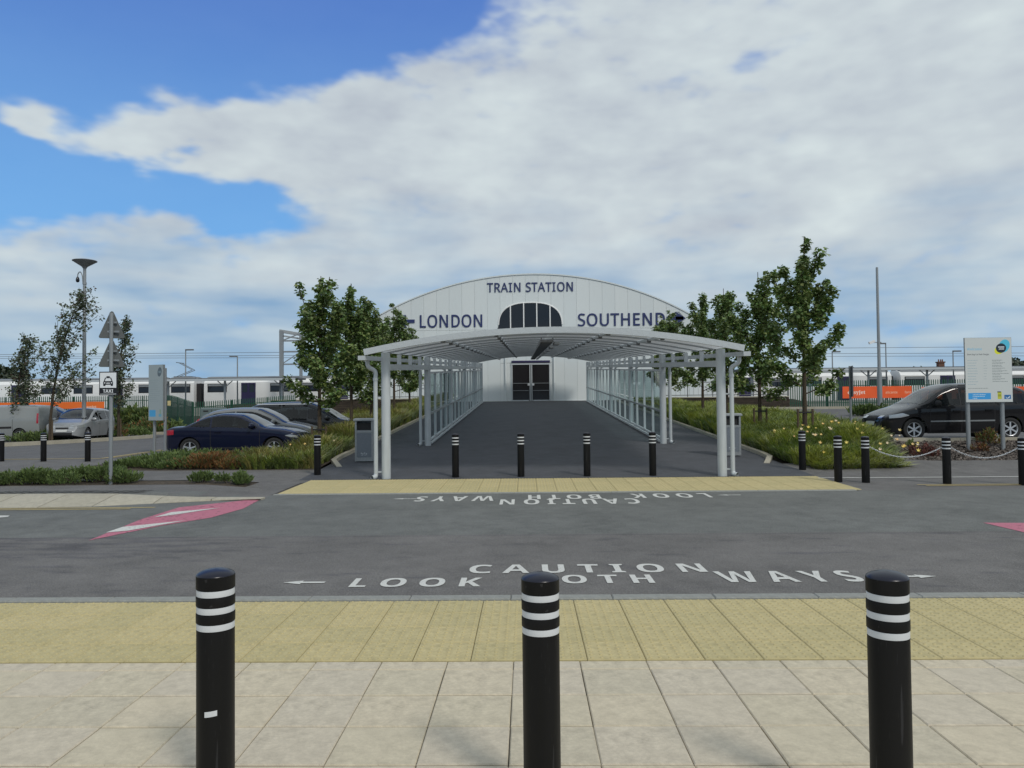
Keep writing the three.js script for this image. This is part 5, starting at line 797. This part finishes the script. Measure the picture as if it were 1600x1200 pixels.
// wind-swept thin trees on the left
function windTree(px, py0, d, pyTop, lean, spread, seed, label) {
  const r = rng(seed), x = X(px, d), gy = H(x, d), Ht = P(px, pyTop, d)[1] - gy, t = thing('windswept_tree', label, 'tree', [x, gy, -d], 0, 'thin windswept trees by the left car park');
  const at = (k) => V(lean * k * k, Ht * k, 0), wood = [], leaves = [];
  for (let i = 0; i < 6; i++) wood.push(rod(at(i / 6).toArray(), at((i + 1) / 6).toArray(), 0.075 * (1 - i / 7), 7));
  for (let i = 0; i < 46; i++) {
    const k = 0.22 + 0.76 * i / 46, a = at(k), az = r() * 6.28, len = spread * (0.25 + 0.9 * (1 - k)) * (0.5 + r() * 0.8), e = a.clone().add(V(Math.cos(az) * len * 0.75 + lean * 0.32 * len, len * (0.7 + r() * 0.6), Math.sin(az) * len * 0.8));
    wood.push(rod(a.toArray(), e.toArray(), 0.011, 4)); const m = Math.round(6 + len * 9);
    for (let q = 0; q < m; q++) { const u = 0.15 + r() * 0.9, c = a.clone().lerp(e, u).add(rvec(r).multiplyScalar(0.16)), nl = 3 + (r() * 4 | 0); for (let z = 0; z < nl; z++) { const p = c.clone().add(rvec(r).multiplyScalar(0.10)), dir = V(0.8, 0.1, 0).add(rvec(r).multiplyScalar(0.7)).normalize(), s = 0.08 + r() * 0.08, g = 0.7 + r() * 0.6, red = r() < 0.12; leaves.push([p, dir, rvec(r).add(V(0, 0.6, 0)), s, s * 0.36, red ? [0.10 * g, 0.065 * g, 0.045 * g] : [0.095 * g, 0.125 * g, 0.06 * g]]); } }
  }
  mesh('trunk', merge(wood), M.bark, t); mesh('crown', leafMesh(leaves), leafMat, t);
  mesh('stake', C(0.04, 0.045, 1.1, 0.18, 0.5, 0.1, 8), M.wood, t);
}
windTree(78, 680, 36.8, 458, 1.5, 2.0, 71, 'largest windswept tree leaning against the bowl lamp post');
windTree(22, 680, 38, 528, 0.7, 1.2, 72, 'smaller windswept tree above the grey van');
windTree(185, 676, 41, 500, 0.3, 1.1, 73, 'windswept tree behind the TAXI post');

// low shrubs: many narrow sprays spread over a mound
function shrub(name, x, d, rx, h, rz, n, pal, seed, label, group, len = 0.16) {
  const r = rng(seed), t = thing(name, label, 'shrub', [x, H(x, d), -d], 0, group), leaves = [], wood = [];
  const nc = Math.max(5, Math.round(rx * rz * 26)); const cl = []; for (let i = 0; i < nc; i++) { const a = r() * 6.28, q = Math.sqrt(r()); cl.push([Math.cos(a) * q * rx, Math.sin(a) * q * rz, (0.55 + 0.55 * r()) * h * Math.sqrt(Math.max(0.12, 1 - q * q * 0.85)), (0.14 + r() * 0.14) * Math.min(1, rx / 0.7)]); }
  for (const [cx, cz, hh] of cl) wood.push(rod([cx * 0.4, -0.05, cz * 0.4], [cx, hh * 0.8, cz], 0.012, 4));
  for (let i = 0; i < n; i++) { const [cx, cz, hh, cr] = cl[(r() * nc) | 0], q = rvec(r), v = Math.pow(r(), 0.6), y = hh * v, gyy = H(x + cx, d - cz) - H(x, d), p = V(cx + q.x * cr * 1.3, Math.max(0.01, y + q.y * 0.06) + gyy, cz + q.z * cr * 1.3), dir = V(q.x, 0.75 + r() * 0.5, q.z).normalize(), c = pal[(r() * pal.length) | 0], k = 0.7 + r() * 0.6, s = len * (0.6 + r() * 0.8); leaves.push([p, dir, rvec(r), s, s * 0.2, [c[0] * k, c[1] * k, c[2] * k]]); }
  mesh('stem', merge(wood), M.bark, t); mesh('foliage', leafMesh(leaves), plantMat, t); return t;
}
const GREEN = [[0.085, 0.135, 0.03], [0.10, 0.16, 0.036], [0.13, 0.185, 0.042]], ORANGE = [[0.26, 0.12, 0.03], [0.20, 0.09, 0.025], [0.13, 0.12, 0.03]], YEL = [[0.16, 0.19, 0.03], [0.10, 0.16, 0.03]], REDS = [[0.15, 0.035, 0.025], [0.11, 0.045, 0.025]];
{
  const rr = rng(5); const hedge = 'low evergreens along the left footpath';
  for (let i = 0; i < 9; i++) { const x = -9.75 - i * 1.25, d = 16.75 + rr() * 0.15; shrub('low_evergreen', x, d, 0.9, 0.2 + rr() * 0.14, 0.5, 4200, GREEN, 200 + i, 'spreading green evergreen in the hedge strip left of the TAXI post', hedge, 0.075); }
  shrub('low_evergreen', X(183, 16.7), 16.7, 0.32, 0.26, 0.28, 420, GREEN, 230, 'thin straggly evergreen at the foot of the TAXI post', undefined, 0.1);
  shrub('low_evergreen', X(314, 16.8), 16.8, 0.22, 0.2, 0.2, 420, GREEN, 231, 'small sparse shrub on the path edge, the slighter of two', undefined, 0.09); shrub('low_evergreen', X(364, 16.7), 16.7, 0.3, 0.22, 0.24, 800, GREEN, 232, 'small shrub on the path edge, the fuller of two', undefined, 0.09);
  const bed = 'shrubs in the bed before the dark blue coupe';
  const spots = [[232, 21.0, 0.95, 0.3, GREEN, 'flat green shrub at the bed corner by the totem sign'], [268, 21.6, 1.0, 0.42, GREEN, 'green shrub below the rear wheel of the coupe'], [300, 20.7, 0.9, 0.42, GREEN, 'green shrub beside the orange foliage'], [330, 20.8, 0.85, 0.5, ORANGE, 'rusty orange shrub below the coupe door'], [365, 20.7, 0.85, 0.5, ORANGE, 'orange brown shrub below the coupe sill next to yellow green leaves'], [393, 20.9, 0.75, 0.55, YEL, 'yellow green shrub right of the orange foliage'], [300, 22.6, 1.0, 0.45, GREEN, 'green shrub at the back of the bed by the coupe']];
  spots.forEach(([px, d, rx, h, pal, lab], i) => shrub('bed_shrub', X(px, d), d, rx, h * 0.75, 0.75, 3200, pal, 300 + i, lab, bed, 0.095));
  for (let i = 0; i < 7; i++) { const px = 30 + i * 26, p = GH(px, 692 - i * 1.6); shrub('island_shrub', p[0], -p[2] + 1.0, 1.0, 0.5, 0.6, 900, i % 3 === 2 ? YEL.concat(ORANGE) : GREEN, 340 + i, 'low green and rusty shrub on the kerbed island before the silver estate', 'shrubs on the car park island', 0.2); }
  for (let i = 0; i < 5; i++) { const px = 190 + i * 17, d = 47.5; shrub('island_shrub', X(px, d), d, 1.1, i > 2 ? 0.9 : 0.55, 0.9, 900, i % 2 ? ORANGE.concat(GREEN) : GREEN, 360 + i, 'low mixed shrub below the palisade fence beyond the totem sign', 'shrubs below the left fence', 0.24); }
  for (let i = 0; i < 4; i++) { const px = 196 + i * 12, d = 55; shrub('hedge_plant', X(px, d), d, 0.9, 1.2, 0.8, 900, YEL.concat(GREEN), 380 + i, 'bright green hedge plant against the palisade fence', 'hedge plants by the fence', 0.3); }
  // right mulch bed
  shrub('red_shrub', X(1438, 20.6), 20.6, 0.34, 0.24, 0.24, 420, REDS, 401, 'dark red low shrub in the mulch under the front wheel', undefined, 0.08); shrub('red_shrub', X(1527, 20.9), 20.9, 0.17, 0.2, 0.16, 220, REDS.concat(ORANGE), 402, 'small rust coloured shrub between the notice posts', undefined, 0.08);
  shrub('yellow_shrub', X(1543, 21.5), 21.5, 0.28, 0.42, 0.2, 420, YEL.concat(ORANGE), 403, 'yellow green shrub behind the notice board posts', undefined, 0.09); shrub('yellow_shrub', X(1424, 21.2), 21.2, 0.1, 0.14, 0.1, 100, YEL, 404, 'tiny yellow green seedling in the mulch', undefined, 0.07);
  shrub('kerb_shrub', X(1362, 40), 40, 0.8, 0.5, 0.5, 500, GREEN, 405, 'spiky green plant on the car park kerb ahead of the black car bonnet', undefined, 0.3);
}
// island kerb in the left car park
{
  const kb = thing('kerb', 'pale curving kerb of the car park island before the van', 'kerb'); kb.userData.kind = 'structure';
  const a = GH(-40, 700), b = GH(120, 693), c = GH(242, 684), pts = []; for (let i = 0; i <= 24; i++) { const t = i / 24, q = (k) => (1 - t) * (1 - t) * a[k] + 2 * t * (1 - t) * b[k] + t * t * c[k]; pts.push([q(0), 0.2, q(2)]); }
  for (let i = 0; i < 24; i++) mesh('kerb_stone', bar(pts[i], pts[i + 1], 0.16, 0.24), M.kerb[i % 2], kb);
  const ib = []; for (let i = 0; i <= 24; i++) ib.push([pts[i][0], -pts[i][2]]); for (let i = 24; i >= 0; i--) ib.push([pts[i][0] - 0.2, -pts[i][2] + 2.2]);
  struct('island_bed', marking(ib, 0.06), std(lin(0.06, 0.05, 0.04), 1, { map: rep(dirtTex, 0.5) }), 'soil of the car park island');
  const k2 = thing('kerb', 'pale straight kerb below the left fence planting', 'kerb'); k2.userData.kind = 'structure';
  const e = [X(150, 46), 0.22, -46], f = [X(276, 46), 0.22, -46]; for (let i = 0; i < 12; i++) mesh('kerb_stone', bar([lerp(e[0], f[0], i / 12), 0.2, -46], [lerp(e[0], f[0], (i + 0.98) / 12), 0.2, -46], 0.16, 0.22), M.kerb[i % 2], k2);
  paint('yellow_line', 'yellow edge line along the left car park road by the bollards', [line(-45, 24.35, X(158, 24.3), 24.3, 0.13), line(X(158, 24.3), 24.3, X(252, 29), 29, 0.12), line(X(175, 24.6), 24.6, X(256, 28.6), 28.6, 0.07)], M.yellow, 0.012);
  paint('bay_line', 'white parking bay line beside the dark blue coupe', [line(-11.2, 23.5, -6.9, 23.5, 0.09)], M.white, 0.01); paint('bay_line', 'white parking bay line beside the black people carrier', [line(10.6, 22.0, 30, 22.0, 0.1, 60)], M.white, 0.01);
  const k3 = thing('kerb', 'pale kerb along the front of the raised right car park', 'kerb'); k3.userData.kind = 'structure';
  for (let i = 0; i < 24; i++) { const x = 10.3 + i * 0.93; mesh('kerb_stone', bar([x, H(x, 21.85) + 0.02, -21.85], [x + 0.92, H(x, 21.85) + 0.02, -21.85], 0.13, 0.14), M.kerb[i % 2], k3); }
  const k4 = thing('kerb', 'pale kerb across the right car park below the palisade fence', 'kerb'); k4.userData.kind = 'structure';
  for (let i = 0; i < 30; i++) { const x = 13 + i * 0.93; mesh('kerb_stone', bar([x, H(x, 50) + 0.05, -50], [x + 0.92, H(x, 50) + 0.05, -50], 0.14, 0.2), M.kerb[i % 2], k4); }
}
// grass: one mass per bank
function grass(name, label, spots, hgt, pal, seed) {
  const r = rng(seed), tuft = []; for (let i = 0; i < 9; i++) { const a = r() * 6.28, q = 0.10 * Math.sqrt(r()), l = 0.65 + r() * 0.45, bend = 0.2 + r() * 0.5, w = 0.032, bx = Math.cos(a) * q, bz = Math.sin(a) * q, ox = Math.cos(a + r()) * bend, oz = Math.sin(a + r()) * bend, sx = -Math.sin(a) * w, sz = Math.cos(a) * w; const b0 = [bx - sx, -0.04, bz - sz], b1 = [bx + sx, -0.04, bz + sz], m0 = [bx + ox * 0.35 - sx, l * 0.6, bz + oz * 0.35 - sz], m1 = [bx + ox * 0.35 + sx, l * 0.6, bz + oz * 0.35 + sz], tp = [bx + ox, l * 0.95, bz + oz]; tuft.push(...b0, ...b1, ...m1, ...b0, ...m1, ...m0, ...m0, ...m1, ...tp); }
  const g = new THREE.BufferGeometry(); g.setAttribute('position', new THREE.Float32BufferAttribute(tuft, 3)); g.computeVertexNormals();
  const im = new THREE.InstancedMesh(g, phys(lin(1, 1, 1), 0.8, { side: THREE.DoubleSide, transmission: 0.5, thickness: 0 }), spots.length); im.name = numbered(name); im.castShadow = im.receiveShadow = true;
  const m = new THREE.Matrix4(), q = new THREE.Quaternion(), c = new THREE.Color();
  spots.forEach(([x, d], i) => { const patch = fbm(x * 0.7, d * 0.7, seed, 3), s = hgt(x, d) * (0.7 + 0.6 * r()) * (1 + patch * 0.8); q.setFromAxisAngle(V(0, 1, 0), r() * 6.28); m.compose(V(x, H(x, d), -d), q, V(Math.max(0.5, s) * 1.1, s, Math.max(0.5, s) * 1.1)); im.setMatrixAt(i, m); const p = pal[clamp(Math.floor((0.5 + patch * 1.7 + (r() - 0.5) * 0.8) * pal.length), 0, pal.length - 1)], k = 0.5 + r() * 1.0; c.setRGB(p[0] * k, p[1] * k, p[2] * k); im.setColorAt(i, c); });
  im.userData = { kind: 'stuff', label, category: 'grass' }; scene.add(im); return im;
}
{
  const r = rng(909), left = [], right = [], low = [];
  for (let i = 0; i < 17000; i++) { const d = 19.9 + Math.pow(r(), 1.25) * 37, w = lerp(d < 23 ? 4.2 : 1.5, 7.5, smooth(d < 23 ? 60 : 27, 52, d)), x = XL - 0.22 - r() * w; if (d < 23.2 && x < -7.5 + (r() - 0.5) * 0.6) continue; if (d >= 23.2 && d < 36 && x < -6.75 - (d - 25) * 0.06) continue; left.push([x, d]); }
  grass('bank_grass', 'tall green grass covering the bank left of the ramp', left, (x, d) => lerp(0.36, 0.62, smooth(20, 26, d)), [[0.12, 0.17, 0.02], [0.18, 0.235, 0.028], [0.24, 0.28, 0.035], [0.30, 0.27, 0.07]], 31);
  for (let i = 0; i < 15000; i++) { const d = 18.9 + Math.pow(r(), 1.3) * 32, near = d < 27, x = XR + 0.25 + r() * (near ? 3.7 : 5.2); if (near && x > 9.1 + (d - 19) * 0.3 + (r() - 0.5) * 0.5) continue; const fx = d < 19.6 ? (x - 7.1) : 1; if (fx < 0.0) continue; right.push([x, d]); }
  grass('bank_grass', 'green strappy leaves and grass covering the bank right of the ramp', right, (x, d) => (0.36 + 0.12 * smooth(24, 30, d)) * (0.4 + 0.6 * smooth(18.9, 19.9, d)) * (d < 27 ? 0.45 + 0.55 * smooth(9.4 + (d - 19) * 0.3, 8.5 + (d - 19) * 0.3, x) : 1), [[0.11, 0.17, 0.02], [0.165, 0.23, 0.026], [0.23, 0.29, 0.03], [0.30, 0.33, 0.045]], 33);
  // flowers
  const petal = []; for (let i = 0; i < 6; i++) { const a = i / 6 * 6.283, g = new THREE.ConeGeometry(0.016, 0.055, 4, 1, true); g.translate(0, 0.035, 0); g.rotateX(0.9); g.rotateY(a); petal.push(g); } const fg = merge(petal);
  const fl = []; for (let i = 0; i < 56; i++) fl.push([7.3 + r() * 2.9, 19.2 + Math.pow(r(), 1.2) * 4.5]); for (let i = 0; i < 9; i++) fl.push([-6.9 + r() * 1.3, 20.8 + r() * 2.2]);
  const im = new THREE.InstancedMesh(fg, std(lin(1, 1, 1), 0.7, { side: THREE.DoubleSide }), fl.length), m = new THREE.Matrix4(), c = new THREE.Color(); fl.forEach(([x, d], i) => { m.compose(V(x, H(x, d) + 0.3 + r() * 0.2, -d), new THREE.Quaternion().setFromEuler(new THREE.Euler(0.5 + r() * 0.5, r() * 6, 0)), V(1, 1, 1).multiplyScalar(0.7 + r() * 0.7)); im.setMatrixAt(i, m); const k = r(); c.setRGB(0.75, k < 0.25 ? 0.62 : 0.5 + r() * 0.12, k < 0.25 ? 0.42 : 0.12 + r() * 0.15); im.setColorAt(i, c); }); im.name = 'bed_flowers'; im.userData = { kind: 'stuff', label: 'scattered yellow and cream day lily flowers in the grass beds', category: 'flowers' }; scene.add(im);
  // bark mulch
  const mg = new THREE.BoxGeometry(0.075, 0.014, 0.03), mu = new THREE.InstancedMesh(mg, std(lin(1, 1, 1), 0.95), 9000), q = new THREE.Quaternion(), e = new THREE.Euler();
  for (let i = 0; i < 9000; i++) { const x = 9.6 + r() * 10, d = 19.95 + r() * 1.8; e.set((r() - 0.5) * 1.2, r() * 6.28, (r() - 0.5) * 1.2); q.setFromEuler(e); const s = 0.6 + r() * 1.1; m.compose(V(x, H(x, d) - 0.03 + r() * 0.03, -d), q, V(s, s, s)); mu.setMatrixAt(i, m); const k = 0.04 + r() * 0.12; c.setRGB(k * 1.1, k * 0.92, k * 0.8); mu.setColorAt(i, c); }
  mu.name = 'bark_mulch'; mu.userData = { kind: 'stuff', label: 'grey brown bark chips on the slope before the black people carrier', category: 'mulch' }; mu.castShadow = mu.receiveShadow = true; scene.add(mu);
}
// distant trees beyond the railway
function farTree(px, pyTop, d, w, seed, label) { const r = rng(seed), x = X(px, d), t = thing('distant_tree', label, 'tree', [x, 0.8, -d], 0, 'distant trees beyond the railway'), Ht = P(px, pyTop, d)[1] - 0.8, leaves = []; mesh('trunk', C(0.15, 0.25, Ht * 0.6, 0, Ht * 0.3, 0, 8), M.bark, t); for (let i = 0; i < 1400; i++) { const q = rvec(r), rr = Math.cbrt(r()) * (0.75 + 0.35 * noise.noise(q.x * 2 + seed, q.y * 2, q.z * 2)), p = V(q.x * w * rr, Ht * 0.62 + q.y * Ht * 0.38 * rr, q.z * w * rr), s = 0.35 + r() * 0.35, k = 0.7 + r() * 0.6; leaves.push([p, rvec(r), rvec(r), s, s * 0.5, [0.035 * k, 0.055 * k, 0.022 * k]]); } mesh('crown', leafMesh(leaves), leafMat, t); }
farTree(1592, 556, 105, 3.4, 801, 'dark distant tree beyond the parking notice'); farTree(1328, 573, 110, 3.6, 802, 'low rounded distant tree behind the narrow dark sign'); farTree(1432, 572, 112, 2.8, 803, 'small distant bush showing over the right platform canopy'); farTree(8, 566, 100, 3.0, 804, 'distant tree behind the smaller windswept tree');
renderer.render(scene, camera);
